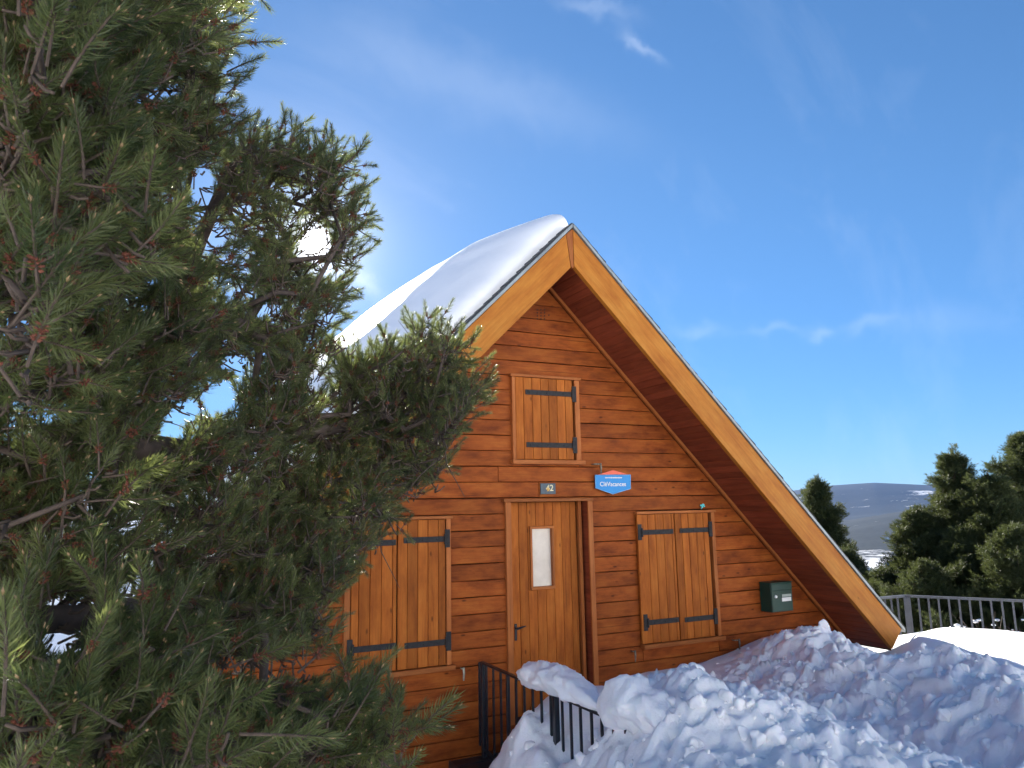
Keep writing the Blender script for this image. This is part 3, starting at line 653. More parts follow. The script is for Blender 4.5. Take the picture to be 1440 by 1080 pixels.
# roof snow on the left slope
ns, nv = 90, 170
S_ = np.concatenate([np.linspace(-.10, .35, 22), np.linspace(.40, 7.25, ns - 22)])
Y0s = 7.42; VD = np.concatenate([np.array([0, .012, .03, .055, .09, .13, .18, .24, .31, .39, .5]), np.linspace(.62, YB - Y0s + .05, nv - 11)])
SS, VDm = np.meshgrid(S_, VD)
prof_v = (1 - np.exp(-((VDm + .0) / .16) ** .75 * 1.15))
# thickness measured square to the slope, thicker towards the back
T = (.27 + .17 * np.clip(VDm / 1.8, 0, 1) + .14 * np.clip((VDm - .4) / 2.8, 0, 1) + .038 * VDm) + .03 * (vnoise(SS, VDm * .16, .42, 51) - .5) * np.clip(VDm, 0, 1) + .02 * (vnoise(SS, VDm * .12, .16, 52) - .5) * np.clip(VDm, 0, 1)
T = T * (1 - .12 * np.clip(1 - SS / .5, 0, 1)) * np.clip((7.27 - SS) / .22, .0, 1) ** .4
T = T * prof_v + .05 * (vnoise(SS, VDm, 1.5, 3) - .5) * prof_v + +.03 * (vnoise(SS, VDm * .6, .45, 4) - .5) * prof_v * np.exp(-VDm / 1.2) + .02 * (vnoise(SS, VDm, .25, 14) - .5) * prof_v * np.exp(-VDm / .8)
under = SS < 0
base_x = CXH - SS * K; base_z = 3.40 - np.abs(SS) * SL * K
nx = np.where(SS < .3, -K * SL * np.clip(SS / .3, -1, 1), -K * SL); nz_ = np.sqrt(1 - nx ** 2)
T = np.where(SS < 0, T * np.clip(1 + SS / .10, 0.02, 1) ** .5, T)
edge_wob = .05 * (vnoise(SS, SS * 0, .6, 21) - .5) + .03 * (vnoise(SS, SS * 0, .22, 22) - .5)
SX = base_x + nx * T; SZ = base_z + nz_ * T; SY = Y0s + VDm + edge_wob * np.exp(-VDm * 2) - .10 * np.sin(np.clip(T / .45, 0, 1) * 3.14) * np.exp(-VDm * 9)
h_, w_ = SS.shape
top = np.stack([SX, SY, SZ], -1); foot = np.stack([base_x, np.where(VDm < 0, SY, SY), base_z - .03], -1)
# close the body: rim rows drop to the roof
rows = [np.stack([base_x[0], SY[0], base_z[0] - .035], -1)[None], top, np.stack([base_x[-1], SY[-1], base_z[-1] - .035], -1)[None]]
body = np.concatenate(rows, 0)
lft = np.stack([base_x[:, 0], SY[:, 0], base_z[:, 0] - .035], -1); lft = np.concatenate([lft[:1], lft, lft[-1:]], 0)[:, None]
rgt = np.stack([base_x[:, -1], SY[:, -1], base_z[:, -1] - .035], -1); rgt = np.concatenate([rgt[:1], rgt, rgt[-1:]], 0)[:, None]
body = np.concatenate([lft, body, rgt], 1)
grid_mesh('roof_snow', body[..., 0], body[..., 1], body[..., 2], M_SNOWS, label='thick slab of snow lying on the left slope of the chalet roof', cat='roof snow', kind='stuff')

# ------------------------------------------------------------------ things on the front
# mailbox
mb0 = onY(1066.5, 818, YF); mx0 = mb0.x; yfm = onX(1083, 816.7, mx0).y; pTR = onY(1112.5, 815.8, yfm); zt = mb0.z + .0; zb = onY(1070, 859, YF).z; mx1 = pTR.x
mail = empty('mailbox', ((mx0 + mx1) / 2, yfm, zb), label='dark green metal mailbox with white name label on the chalet front', cat='mailbox')
box('body', (mx0, yfm + .006, zb), (mx1, YF - .012, zt - .01), M_GREEN, mail, .004)
box('door', (mx0 + .006, yfm - .004, zb + .006), (mx1 - .006, yfm + .004, zt - .11), M_GREEN, mail, .002)
box('flap', (mx0 + .006, yfm - .010, zt - .10), (mx1 - .006, yfm + .003, zt - .02), M_GREEN, mail, .003)
box('lid', (mx0 - .006, yfm - .014, zt - .012), (mx1 + .006, YF - .014, zt), M_GREEN, mail, .003)
box('name_label', (mx0 + .185, yfm - .010, zb + .135), (mx1 - .035, yfm - .0045, zb + .185), M_WHITE, mail)
box('name_label', (mx0 + .19, yfm - .010, zb + .195), (mx1 - .03, yfm - .0045, zb + .228), simple('faded_label', (.35, .40, .36), .5), mail)
bm = bmesh.new(); bmesh.ops.create_cone(bm, cap_ends=True, segments=14, radius1=.022, radius2=.019, depth=.014, matrix=Matrix.Translation((mx0 + .075, yfm - .011, zb + .205)) @ Matrix.Rotation(math.pi / 2, 4, 'X')); bmesh_obj('lock', bm, M_WHITE, None, mail)
# blue sign
YS = YF - .045
sg = lambda px, py: (lambda p: (p.x, p.z))(onY(px, py, YS))
ctr = onY(862.5, 678, YS)
sign = empty('blue_sign', ctr, label='blue and red hexagonal holiday letting sign right above the door', cat='sign')
pl = [sg(837, 668), sg(837.4, 686.5), sg(862, 695), sg(887, 687.5), sg(886.8, 667.5)]
plate('sign_panel', pl[::-1], YS, YS + .012, M_BLUE, sign, .001)
plate('sign_roof', [sg(841.5, 667.3), sg(862.4, 661), sg(882.5, 667.0)], YS - .0005, YS + .0118, M_RED, sign)
box('sign_spacer', (ctr.x - .1, YS + .0122, ctr.z - .03), (ctr.x + .1, YF + .0, ctr.z + .03), M_IRON, sign)
def text(name, s, size, loc, mat, par, yy, align='CENTER', thick=.0015, bold=0):
    cu = bpy.data.curves.new(name, 'FONT'); cu.body = s; cu.size = size; cu.align_x = align; cu.align_y = 'CENTER'; cu.extrude = thick; cu.offset = bold
    tmp = bpy.data.objects.new(name + '_t', cu); COL.objects.link(tmp); bpy.context.view_layer.update()
    me = bpy.data.meshes.new_from_object(tmp.evaluated_get(bpy.context.evaluated_depsgraph_get())); bpy.data.objects.remove(tmp)
    me.materials.clear(); o = link(name, me, mat, (loc[0], yy, loc[1]), par); o.rotation_euler = (math.pi / 2, 0, 0); return o
c2 = sg(862, 681)
text('lettering', 'CléVacances', .078, c2, M_WHITE, sign, YS - .002, bold=.0006)
c3 = sg(862.5, 671.8)
bm = bmesh.new(); xx = c3[0] - .125
while xx < c3[0] + .12:
    ww = random.uniform(.008, .016); add_box(bm, (xx + ww / 2, YS - .0012, c3[1]), (ww, .002, random.uniform(.010, .016))); xx += ww + .004
o_ = bmesh_obj('small_print', bm, M_WHITE, None, sign)
V = []; Fc = []
rimp = [sg(837.3, 668), sg(837.6, 686.3), sg(862, 694.8), sg(886.7, 687.3), sg(886.5, 667.7)]
for a, b in zip(rimp, rimp[1:] + rimp[:1]): add_tube(V, Fc, [(a[0], YS - .001, a[1]), (b[0], YS - .001, b[1])], [.0035, .0035], 5)
from_lists('sign_rim', V, Fc, simple('pale_rim', (.25, .5, .75), .4), (ctr.x, YS, ctr.z), sign)
# number plaque
YP = YF - .02
pg = lambda px, py: (lambda p: (p.x, p.z))(onY(px, py, YP))
a, b = pg(760.6, 695), pg(781.2, 679.5); cpx = ((a[0] + b[0]) / 2, (a[1] + b[1]) / 2)
plq = empty('house_number', (cpx[0], YP, cpx[1]), label='small slate blue house number plaque above the door', cat='house number')
box('plaque', (a[0], YP, a[1]), (b[0], YF - .001, b[1]), M_PLQ, plq, .003)
text('digits', '42', .105, (cpx[0] + .02, cpx[1] + .005), M_CREAM, plq, YP - .002, bold=.001)
bm = bmesh.new()
for i in range(6):
    an = i * math.pi / 3; add_box(bm, (cpx[0] - .005 + .016 * math.cos(an), YP - .005, cpx[1] - .008 + .016 * math.sin(an)), (.02, .003, .008), Matrix.Rotation(-an, 3, 'Y'))
bmesh_obj('flower_emblem', bm, M_YEL, None, plq)
# turquoise ornament
tq = onY(988, 712, YF - .03); bm = bmesh.new()
for dx, dz, r in ((-.022, .012, .018), (.012, .02, .02), (.028, .0, .014), (-.004, -.008, .014), (-.02, -.028, .011)):
    bmesh.ops.create_icosphere(bm, subdivisions=2, radius=r, matrix=Matrix.Translation(tq + Vector((dx, 0, dz))) @ Matrix.Diagonal((1.15, .5, .8, 1)))
add_box(bm, tq + Vector((0, .015, 0)), (.012, .03, .012))
tag(bmesh_obj('turquoise_ornament', bm, M_TEAL, tq, None, True), 'tiny turquoise ornament fixed above the right shuttered window', 'ornament')

# ------------------------------------------------------------------ entrance railing
RX = 3.45; RZ = -1.685
rail = empty('black_railing', (RX, 7.85, -2.66), label='black metal railing running from the wall, half buried in snow', cat='railing')
box('handrail', (RX - .022, 4.86, RZ - .014), (RX + .022, 7.885, RZ + .008), M_BLACK, rail, .003)
box('bottom_rail', (RX - .012, 4.9, -2.60), (RX + .012, 7.815, -2.575), M_BLACK, rail)
for px in (661, 781):
    y = onX(px, 932.8 + .324 * (px - 656.7), RX).y if px > 661 else 7.84
    box('post', (RX - .025, y - .025, -2.9), (RX + .025, y + .025, RZ - .0145), M_BLACK, rail, .003)
ym = onX(714, 951.4, RX).y; box('post', (RX - .017, ym - .017, -2.9), (RX + .017, ym + .017, RZ - .0145), M_BLACK, rail, .002)
proto = None
for px in (674, 684, 693.6, 704, 725.5, 737, 749, 761, 774, 790, 802, 815.6, 831, 845.5, 862, 879, 897):
    y = onX(px, 932.8 + .324 * (px - 656.7), RX).y
    if proto is None: proto = box('baluster', (RX - .010, y - .010, -2.574), (RX + .010, y + .010, RZ - .0145), M_BLACK, rail); bo = ORG[proto.name].copy(); y0b = y
    else: share('baluster', proto, bo + Vector((0, y - y0b, 0)), rail)
deck = empty('entrance_deck', (4.3, 7.2, -2.7), label='dark entrance deck under the railing, mostly buried in snow', cat='deck')
for i in range(14):
    yy = 5.2 + i * .195; box('deck_board', (3.10, yy, -2.70), (5.3, yy + .185, -2.662), M_BLACK if i % 2 else simple('dark_deck', (.02, .02, .024), .5), deck, .003)
box('edge_beam', (3.07, 5.2, -2.80), (3.098, 7.93, -2.66), M_BLACK, deck, .003)
box('deck_post', (3.1, 5.4, -3.3), (3.2, 5.5, -2.71), M_BLACK, deck)
# snow cap lying along the handrail
def cap(y0, y1, hmax, wdt, seed, name, label, thick_fn):
    nvv, nu = 60, 26; ys = np.linspace(y0, y1, nvv); us = np.linspace(0, 2 * math.pi, nu, endpoint=False)
    V = []; Fc = []
    for i, y in enumerate(ys):
        t = i / (nvv - 1); e = max(.02, min(1, t / .2)) ** .55 * max(.02, min(1, (1 - t) / .35)) ** .6
        hh = thick_fn(t) * e; ww = wdt * e * (1 + .25 * (mnoise.noise(Vector((y * 3, seed, 0)))))
        for j, a in enumerate(us):
            c_, s_ = math.cos(a), math.sin(a); rr_ = (abs(c_) ** 2.2 + abs(s_) ** 2.2) ** (-1 / 2.2)
            n3 = mnoise.noise(Vector((c_ * 1.5 + seed, y * 5, s_ * 1.5))) * wdt * .42 + mnoise.noise(Vector((c_ * 3 + seed, y * 11, s_ * 3))) * wdt * .2 + mnoise.noise(Vector((c_ * 8 + seed, y * 30, s_ * 8))) * .012; n3 *= e
            x = RX + .04 + c_ * rr_ * (ww + n3); zc = RZ + hh * (.40 + .17 * min(1, max(0, (t - .2) / .2))); zz = zc + s_ * rr_ * (hh * .58 + n3 * .7)
            V.append((x, y, zz))
    for i in range(nvv - 1):
        for j in range(nu): Fc.append((i * nu + j, i * nu + (j + 1) % nu, (i + 1) * nu + (j + 1) % nu, (i + 1) * nu + j))
    Fc.append(tuple(range(nu))); Fc.append(tuple((nvv - 1) * nu + j for j in range(nu))[::-1])
    o = from_lists(name, V, Fc, M_SNOW, (RX, (y0 + y1) / 2, RZ)); tag(o, label, 'snow cap', 'snow lying on the black railing', kind='thing'); return o
cap(7.02, 5.40, .2, .15, 1.3, 'rail_snow', 'rounded cap of snow on the middle of the black handrail', lambda t: .205 + .02 * math.sin(t * 5) - .03 * t)
cap(5.50, 4.40, .3, .165, 5.1, 'rail_snow', 'bigger clump of snow burying the near end of the black handrail', lambda t: .29 + .04 * math.sin(t * 6))

# ------------------------------------------------------------------ terrace fence on the right
FZ = -1.5
c0 = onZ(1272, 838, FZ); c1 = onZ(1440, 845, FZ); fdir = (c1 - c0).normalized(); c2_ = onZ(1238, 841, FZ); f2 = (c2_ - c0).normalized()
fence = empty('steel_fence', c0 + Vector((0, 0, -1)), label='grey steel balustrade along the snowy terrace in front of the conifers', cat='fence')
def bar(name, a, b, w_, h_, mat, par):
    a = Vector(a); b = Vector(b); d = b - a; bm = bmesh.new(); M = Matrix.Rotation(math.atan2(d.y, d.x), 3, 'Z'); add_box(bm, (a + b) / 2, (d.length, w_, h_), M)
    return bmesh_obj(name, bm, mat, None, par)
bar('handrail', c0 - fdir * .02, c0 + fdir * 9, .055, .035, M_STEEL, fence); bar('handrail', c0 + f2 * .03, c0 + f2 * 1.2, .055, .035, M_STEEL, fence)
bar('bottom_rail', c0 + Vector((0, 0, -.92)), c0 + fdir * 9 + Vector((0, 0, -.92)), .04, .02, M_STEEL, fence)
def upright(name, p, w_, z0_, z1_):
    bm = bmesh.new(); add_box(bm, (p.x, p.y, (z0_ + z1_) / 2), (w_, w_, z1_ - z0_), Matrix.Rotation(math.atan2(fdir.y, fdir.x), 3, 'Z')); return bmesh_obj(name, bm, M_STEEL, None, fence)
upright('post', c0 + fdir * .03, .09, FZ - 1.3, FZ - .018); upright('post', c0 + fdir * 2.62, .06, FZ - 1.3, FZ - .018); upright('post', c0 + fdir * 5.2, .06, FZ - 1.3, FZ - .018)
pb = upright('baluster', c0 + fdir * .19, .027, FZ - .93, FZ - .018); po = ORG[pb.name].copy()
for i in range(1, 48):
    if abs(.19 + i * .137 - 2.62) < .05 or abs(.19 + i * .137 - 5.2) < .05: continue
    share('baluster', pb, po + fdir * (.137 * i), fence)
for i in range(5): share('baluster', pb, po + (c0 + f2 * (.16 + .137 * i) - (c0 + fdir * .19)), fence)

# ------------------------------------------------------------------ foliage by geometry nodes (needles nobody could count)
def shoot_mesh(seed, ln=.062, count=150, wd=.0019, rng_=(-.03, .125), cones=True, thick=1.0, curl=.35, segs=2):
    r = random.Random(seed); V = []; Fc = []; MI = []
    bend = Vector((r.uniform(-1, 1), r.uniform(-1, 1), 0)) * .9
    def stem(z_): q = z_ * z_; return Vector((bend.x * q, bend.y * q, z_))
    add_tube(V, Fc, [stem(z_) for z_ in (-.11, -.04, .04, .12)], [.0045 * thick, .0042 * thick, .0036 * thick, .003 * thick], 5); MI += [1] * len(Fc)
    for i in range(count):
        f = (i + r.random()) / count; z_ = rng_[0] + (rng_[1] - rng_[0]) * f; az = i * 2.39996 + r.uniform(-.4, .4)
        el = D2R(64 - 42 * f + r.uniform(-12, 12)); l = ln * r.uniform(.75, 1.1) * (1 - .22 * f * f)
        o = Vector((math.cos(az), math.sin(az), 0)); d = (o * math.sin(el) + Vector((0, 0, 1)) * math.cos(el)).normalized()
        side = d.cross(Vector((r.uniform(-1, 1), r.uniform(-1, 1), r.uniform(-1, 1)))).normalized()
        p0 = stem(z_) + o * .003; pm = p0 + d * l * .5; d2 = (d + Vector((0, 0, 1)) * curl).normalized(); p1 = pm + d2 * l * .5
        b_ = len(V); w0_ = wd / 2
        V += [tuple(p0 - side * w0_ * .8), tuple(p0 + side * w0_ * .8), tuple(pm - side * w0_), tuple(pm + side * w0_), tuple(p1)]
        Fc.append((b_, b_ + 1, b_ + 3, b_ + 2)); Fc.append((b_ + 2, b_ + 3, b_ + 4)); MI += [0, 0]
    def octa(c, rx, rz, mi, d=Vector((0, 0, 1))):
        b_ = len(V); a = d.cross(Vector((.3, .8, .1))).normalized(); q = d.cross(a)
        V.extend([tuple(c + a * rx), tuple(c + q * rx), tuple(c - a * rx), tuple(c - q * rx), tuple(c + d * rz), tuple(c - d * rz)])
        for f_ in ((0, 1, 4), (1, 2, 4), (2, 3, 4), (3, 0, 4), (1, 0, 5), (2, 1, 5), (3, 2, 5), (0, 3, 5)): Fc.append(tuple(b_ + t for t in f_)); MI.append(mi)
    if cones:
        for i in range(26):
            az = i * 2.4; z_ = -.035 + .04 * r.random(); o = Vector((math.cos(az), math.sin(az), .35)).normalized(); octa(stem(z_) + o * .010, .0042, .0085, 3, o)
        octa(stem(.130), .0042, .0105, 2)
        if r.random() < .25: octa(stem(.125) + Vector((.007, .002, 0)), .004, .009, 2)
    else: octa(stem(.128), .004, .010, 2)
    me = bpy.data.meshes.new('shoot'); me.from_pydata(V, [], Fc); me.update()
    for m in (M_NEED, M_TWIG, M_BUD, M_CONE): me.materials.append(m)
    me.polygons.foreach_set('material_index', MI); return bpy.data.objects.new('shoot_source', me)
SHOOTS = [shoot_mesh(i, cones=(i % 2 == 0), ln=.056 + .004 * (i % 4), count=104 if i % 3 else 84, wd=.0029) for i in range(6)]
def gn_scatter(name, sources):
    ng = bpy.data.node_groups.new(name, 'GeometryNodeTree')
    ng.interface.new_socket('Geometry', in_out='INPUT', socket_type='NodeSocketGeometry'); ng.interface.new_socket('Geometry', in_out='OUTPUT', socket_type='NodeSocketGeometry')
    n = ng.nodes; gi = n.new('NodeGroupInput'); go = n.new('NodeGroupOutput'); jn = n.new('GeometryNodeJoinGeometry')
    for s in sources[::-1]:
        oi = n.new('GeometryNodeObjectInfo'); oi.inputs['Object'].default_value = s; oi.transform_space = 'ORIGINAL'
        g2i = n.new('GeometryNodeGeometryToInstance'); ng.links.new(oi.outputs['Geometry'], g2i.inputs[0]); ng.links.new(g2i.outputs[0], jn.inputs[0])
    ip = n.new('GeometryNodeInstanceOnPoints'); ip.inputs['Pick Instance'].default_value = True
    def attr(nm, dt_):
        a = n.new('GeometryNodeInputNamedAttribute'); a.data_type = dt_; a.inputs['Name'].default_value = nm; return a.outputs[0]
    ng.links.new(gi.outputs[0], ip.inputs['Points']); ng.links.new(jn.outputs[0], ip.inputs['Instance'])
    ng.links.new(attr('vid', 'INT'), ip.inputs['Instance Index']); ng.links.new(attr('rot', 'FLOAT_VECTOR'), ip.inputs['Rotation']); ng.links.new(attr('scl', 'FLOAT'), ip.inputs['Scale'])
    ng.links.new(ip.outputs[0], go.inputs[0]); return ng
def foliage_obj(name, P, Dv, S, ng, nvar, origin, parent, mat):
    P = np.asarray(P, float); me = bpy.data.meshes.new(name); me.vertices.add(len(P)); me.vertices.foreach_set('co', (P - np.array(origin)).ravel())
    rot = np.zeros((len(P), 3)); 
    Dv = Dv / np.linalg.norm(Dv, axis=1, keepdims=True)
    # euler XYZ that brings +Z onto D with a random roll first
    th = np.arccos(np.clip(Dv[:, 2], -1, 1)); ph = np.arctan2(Dv[:, 1], Dv[:, 0])
    roll = rng.uniform(0, 6.28, len(P))
    for i in range(len(P)):
        m = Matrix.Rotation(ph[i], 3, 'Z') @ Matrix.Rotation(th[i], 3, 'Y') @ Matrix.Rotation(roll[i], 3, 'Z'); rot[i] = m.to_euler('XYZ')[:]
    a = me.attributes.new('rot', 'FLOAT_VECTOR', 'POINT'); a.data.foreach_set('vector', rot.ravel())
    a = me.attributes.new('scl', 'FLOAT', 'POINT'); a.data.foreach_set('value', np.asarray(S, float))
    a = me.attributes.new('vid', 'INT', 'POINT'); a.data.foreach_set('value', rng.integers(0, nvar, len(P)).astype(np.int32))
    o = link(name, me, mat, origin, parent); md = o.modifiers.new('foliage', 'NODES'); md.node_group = ng; o['kind'] = 'stuff'; return o
NG1 = gn_scatter('pine_shoots', SHOOTS)

# ------------------------------------------------------------------ the big mountain pine on the left
PB = Vector((-1.25, 2.85, -2.75)); PT = Vector((-1.05, 3.0, 3.4))
# silhouette against sky, roof and wall, seen from the path (photo pixels), slightly inside the needle tips
POLY = [(-60, -60), (296, -40), (300, 0), (280, 40), (268, 75), (276, 110), (298, 150), (290, 195), (268, 222), (300, 232), (345, 210), (395, 208), (440, 222), (478, 248), (484, 300), (486, 360), (468, 400), (462, 450), (440, 492), (428, 520),
        (470, 528), (515, 510), (560, 500), (600, 466), (636, 494), (648, 545), (658, 566), (640, 588), (624, 645), (592, 672), (553, 705), (535, 735), (495, 765), (462, 810), (448, 850), (440, 885), (400, 908), (340, 908), (290, 915), (265, 940), (300, 975), (420, 978), (440, 995), (490, 1022), (518, 1028), (525, 1062), (530, 1130), (-60, 1130)]
PO = np.array(POLY, float)
def inpoly(x, y):
    c = np.zeros(len(x), bool); j = len(PO) - 1
    for i in range(len(PO)):
        xi, yi = PO[i]; xj, yj = PO[j]
        c ^= ((yi > y) != (yj > y)) & (x < (xj - xi) * (y - yi) / (yj - yi + 1e-9) + xi); j = i
    return c
HOLES = [(442, 342, 20, 20), (22, 452, 26, 16), (62, 586, 26, 10), (170, 603, 14, 8), (262, 575, 22, 14), (308, 560, 24, 20), (205, 632, 24, 9), (240, 605, 14, 9), (180, 735, 16, 8), (95, 862, 42, 22), (80, 905, 36, 20), (185, 842, 14, 24), (285, 268, 16, 40), (300, 330, 18, 22), (345, 300, 10, 12), (190, 140, 22, 10), (230, 132, 22, 9), (75, 88, 9, 14), (130, 78, 12, 6), (445, 535, 12, 10), (375, 435, 22, 7), (458, 380, 6, 10),
         (60, 545, 14, 6), (150, 520, 10, 5), (330, 510, 18, 8), (20, 620, 10, 6), (460, 580, 9, 9), (330, 410, 12, 5), (400, 265, 10, 5), (395, 938, 75, 12), (318, 938, 22, 10)]
DEP = [(60, 60, 1.75), (200, 60, 2.6), (290, 150, 2.9), (60, 260, 1.75), (150, 330, 2.0), (240, 300, 2.6), (60, 400, 1.65), (200, 450, 2.5), (420, 320, 3.7), (340, 230, 3.7), (400, 470, 3.6), (100, 560, 2.2), (330, 560, 3.2), (600, 520, 4.1), (540, 600, 4.0), (470, 620, 3.8), (560, 700, 3.9), (430, 720, 3.5), (440, 860, 3.3), (300, 860, 3.1), (250, 680, 2.8), (90, 720, 2.2), (120, 800, 2.5), (60, 1010, 1.55), (190, 1010, 1.75), (310, 1030, 1.95), (410, 1030, 2.15), (520, 1050, 2.45), (450, 985, 2.4), (200, 940, 2.1), (330, 925, 2.8)]
DA = np.array(DEP, float)
def depth_at(x, y):
    d2 = (DA[:, 0] - x) ** 2 + (DA[:, 1] - y) ** 2; w_ = 1 / (d2 + 900) ** 1.5; return (w_ * DA[:, 2]).sum() / w_.sum()
clusters = []
prg = np.random.default_rng(21)
cand = prg.uniform((-50, -50), (680, 1125), (26000, 2)); ok = inpoly(cand[:, 0], cand[:, 1]); cand = cand[ok]
for layer, (sp, dz_) in enumerate(((27, 0.0), (33, .38), (42, -.22), (46, .8))):
    kept = []
    for x, y in prg.permutation(cand):
        d = depth_at(x, y); r_ = sp * (2.6 / d) ** .85
        if any((x - a) ** 2 + (y - b) ** 2 < r_ * r_ for a, b in kept): continue
        if any(((x - hx_) / (ha + 16)) ** 2 + ((y - hy_) / (hb + 14)) ** 2 < 1 for hx_, hy_, ha, hb in HOLES): continue
        if mnoise.noise(Vector((x / 75, y / 60, layer * .35))) < (-.14 if y < 380 or y > 930 else (.02 if x < 340 else -.12)): continue
        kept.append((x, y)); dd = d + dz_ + prg.uniform(-.16, .16)
        if layer == 2 and d < 2.0: dd = d + .25
        clusters.append(atd(x, y, dd))
# skeleton: greedy attachment to the trunk and hand placed limbs
nodes = []; par_ = []; plen = []
def addn(p, q, pl): nodes.append(Vector(p)); par_.append(q); plen.append(pl); return len(nodes) - 1
tk = []
for i in range(14):
    t = i / 13; p = PB.lerp(PT, t) + Vector((.05 * math.sin(t * 5), .05 * math.cos(t * 4), 0)); tk.append(addn(p, tk[-1] if tk else -1, 0.0))
def limb(pts):
    p0 = Vector(pts[0]); q = min(tk, key=lambda i: (nodes[i] - p0 + Vector((0, 0, .4))).length)
    for p in pts: q = addn(p, q, plen[q] + (Vector(p) - nodes[q]).length)
    return q
limb([atd(-20, 874, 2.15), atd(60, 872, 2.25), atd(130, 868, 2.35), atd(190, 855, 2.5), atd(260, 850, 2.7), atd(330, 850, 2.95), atd(400, 820, 3.2)])
limb([atd(-40, 700, 2.1), atd(60, 700, 2.4), atd(170, 760, 2.7), atd(260, 800, 2.9)])
limb([atd(-40, 520, 2.2), atd(90, 520, 2.5), atd(210, 500, 2.8), atd(330, 470, 3.2), atd(400, 380, 3.5)])
limb([atd(100, 620, 2.6), atd(260, 640, 3.0), atd(400, 610, 3.5), atd(520, 590, 3.8), atd(590, 540, 4.0)])
limb([atd(-40, 330, 1.95), atd(80, 350, 2.0), atd(190, 330, 2.4)])
limb([atd(-40, 120, 2.2), atd(90, 130, 2.4), atd(200, 110, 2.7)])
limb([atd(-40, 1040, 1.8), atd(90, 1060, 1.9), atd(240, 1060, 2.0), atd(400, 1040, 2.3)])
limb([atd(230, 470, 2.9), atd(285, 330, 3.4), atd(320, 250, 3.6)])
nhand = len(nodes)
cl = sorted(clusters, key=lambda c: min((c - nodes[i]).length for i in range(nhand)))
NA = np.array([n_[:] for n_ in nodes]); PLn = list(plen); cidx = []
for c in cl:
    ca = np.array(c[:]); dd = np.linalg.norm(NA - ca, axis=1); cost = dd + .18 * np.array(PLn)
    # prefer parents nearer the trunk than the cluster
    dtk = np.linalg.norm(NA[:, :2] - np.array([-1.15, 2.9]), axis=1); cost += np.where(dtk > np.linalg.norm(ca[:2] - np.array([-1.15, 2.9])) + .05, .5, 0)
    q = int(np.argmin(cost)); seg = Vector(ca) - nodes[q]; ns_ = max(1, int(seg.length / .22)); cur = q
    for k_ in range(1, ns_ + 1):
        t = k_ / ns_; p = nodes[q].lerp(Vector(ca), t) + Vector((0, 0, -.10 * math.sin(math.pi * t) * seg.length)) + (Vector(prg.normal(size=3)) * .02 if k_ < ns_ else Vector())
        ln_ = PLn[cur] + (p - nodes[cur]).length; cur = addn(p, cur, ln_); PLn.append(ln_)
        NA = np.vstack([NA, np.array(p[:])])
    cidx.append(cur)
nn = len(nodes); wgt = np.zeros(nn)
for c in cidx: wgt[c] += 1
for i in range(nn - 1, -1, -1):
    if par_[i] >= 0: wgt[par_[i]] += wgt[i]
radn = .0048 * np.maximum(wgt, .6) ** .46 + .001
for i in tk: radn[i] = max(radn[i], .15 * (1 - .55 * tk.index(i) / 13))
kids = {}
for i in range(nn): kids.setdefault(par_[i], []).append(i)
pine = empty('mountain_pine', PB, label='big mountain pine with drooping needle boughs filling the left side', cat='tree')
V = []; Fc = []; add_tube(V, Fc, [nodes[i] for i in tk], [radn[i] for i in tk], 14); from_lists('trunk', V, Fc, M_BARK, PB, pine)
tkset = set(tk)
for ti in tk:
    for st in [c for c in kids.get(ti, []) if c not in tkset]:
        V = []; Fc = []; stack = [(ti, st)]
        while stack:
            a_, b_ = stack.pop(); chain = [nodes[a_], nodes[b_]]; rr_ = [min(radn[b_] * 1.05, radn[a_]), radn[b_]]; cur = b_
            while True:
                ks = kids.get(cur, [])
                if not ks: break
                ks = sorted(ks, key=lambda i: -wgt[i]); 
                for o_ in ks[1:]: stack.append((cur, o_))
                cur = ks[0]; chain.append(nodes[cur]); rr_.append(radn[cur])
            add_tube(V, Fc, chain, rr_, 6)
        from_lists('bough', V, Fc, M_BARK, nodes[st], pine)
# shoots round every cluster node
P_ = []; Dd = []; Sc_ = []; TW_V = []; TW_F = []
sun_n = np.array(SUN[:])
for c, ci in zip(cl, cidx):
    c = Vector(nodes[ci]); outw = Vector((c.x + 1.15, c.y - 2.9, 0)); outw = outw.normalized() if outw.length > .3 else Vector((.3, -.9, 0)).normalized()
    a_ = (c - nodes[par_[ci]]).normalized(); axv = (a_ * .35 + outw * .5 + Vector((0, 0, .75)) + Vector(prg.normal(size=3)) * .42).normalized()
    near = c.length < 2.2; ks = int(prg.integers(11, 17)) if not near else int(prg.integers(9, 13))
    for k_ in range(ks):
        lat = Vector(prg.normal(size=3)); lat -= axv * lat.dot(axv); lat.normalize(); s_ = prg.uniform(-.10, .17); rl = prg.uniform(.015, .09)
        p = c + axv * s_ + lat * rl; d = (axv * prg.uniform(.5, 1.0) + lat * prg.uniform(.35, 1.1) + Vector((0, 0, prg.uniform(.0, .55))) + Vector(prg.normal(size=3)) * .18).normalized()
        P_.append(p); Dd.append(d); Sc_.append(prg.uniform(.72, 1.12) * (.56 if not near else .72))
        b0 = c + axv * (s_ - .10); add_tube(TW_V, TW_F, [b0, b0.lerp(p - d * .10, .6) + Vector((0, 0, -.006)), p - d * .10], [.0042, .0038, .0034], 4)
# a few bare dead twigs in the shade of the crown
for i in range(90):
    ci = int(prg.integers(nhand, nn)); p = nodes[ci]; d = Vector(prg.normal(size=3)).normalized(); q = p + d * .14 + Vector((0, 0, -.02)); e = q + (d + Vector(prg.normal(size=3)) * .5).normalized() * prg.uniform(.08, .2)
    add_tube(TW_V, TW_F, [p, q, e], [.0036, .0028, .0012], 4)
P_ = np.array([p[:] for p in P_]); Dd = np.array([d[:] for d in Dd]); Sc_ = np.array(Sc_)
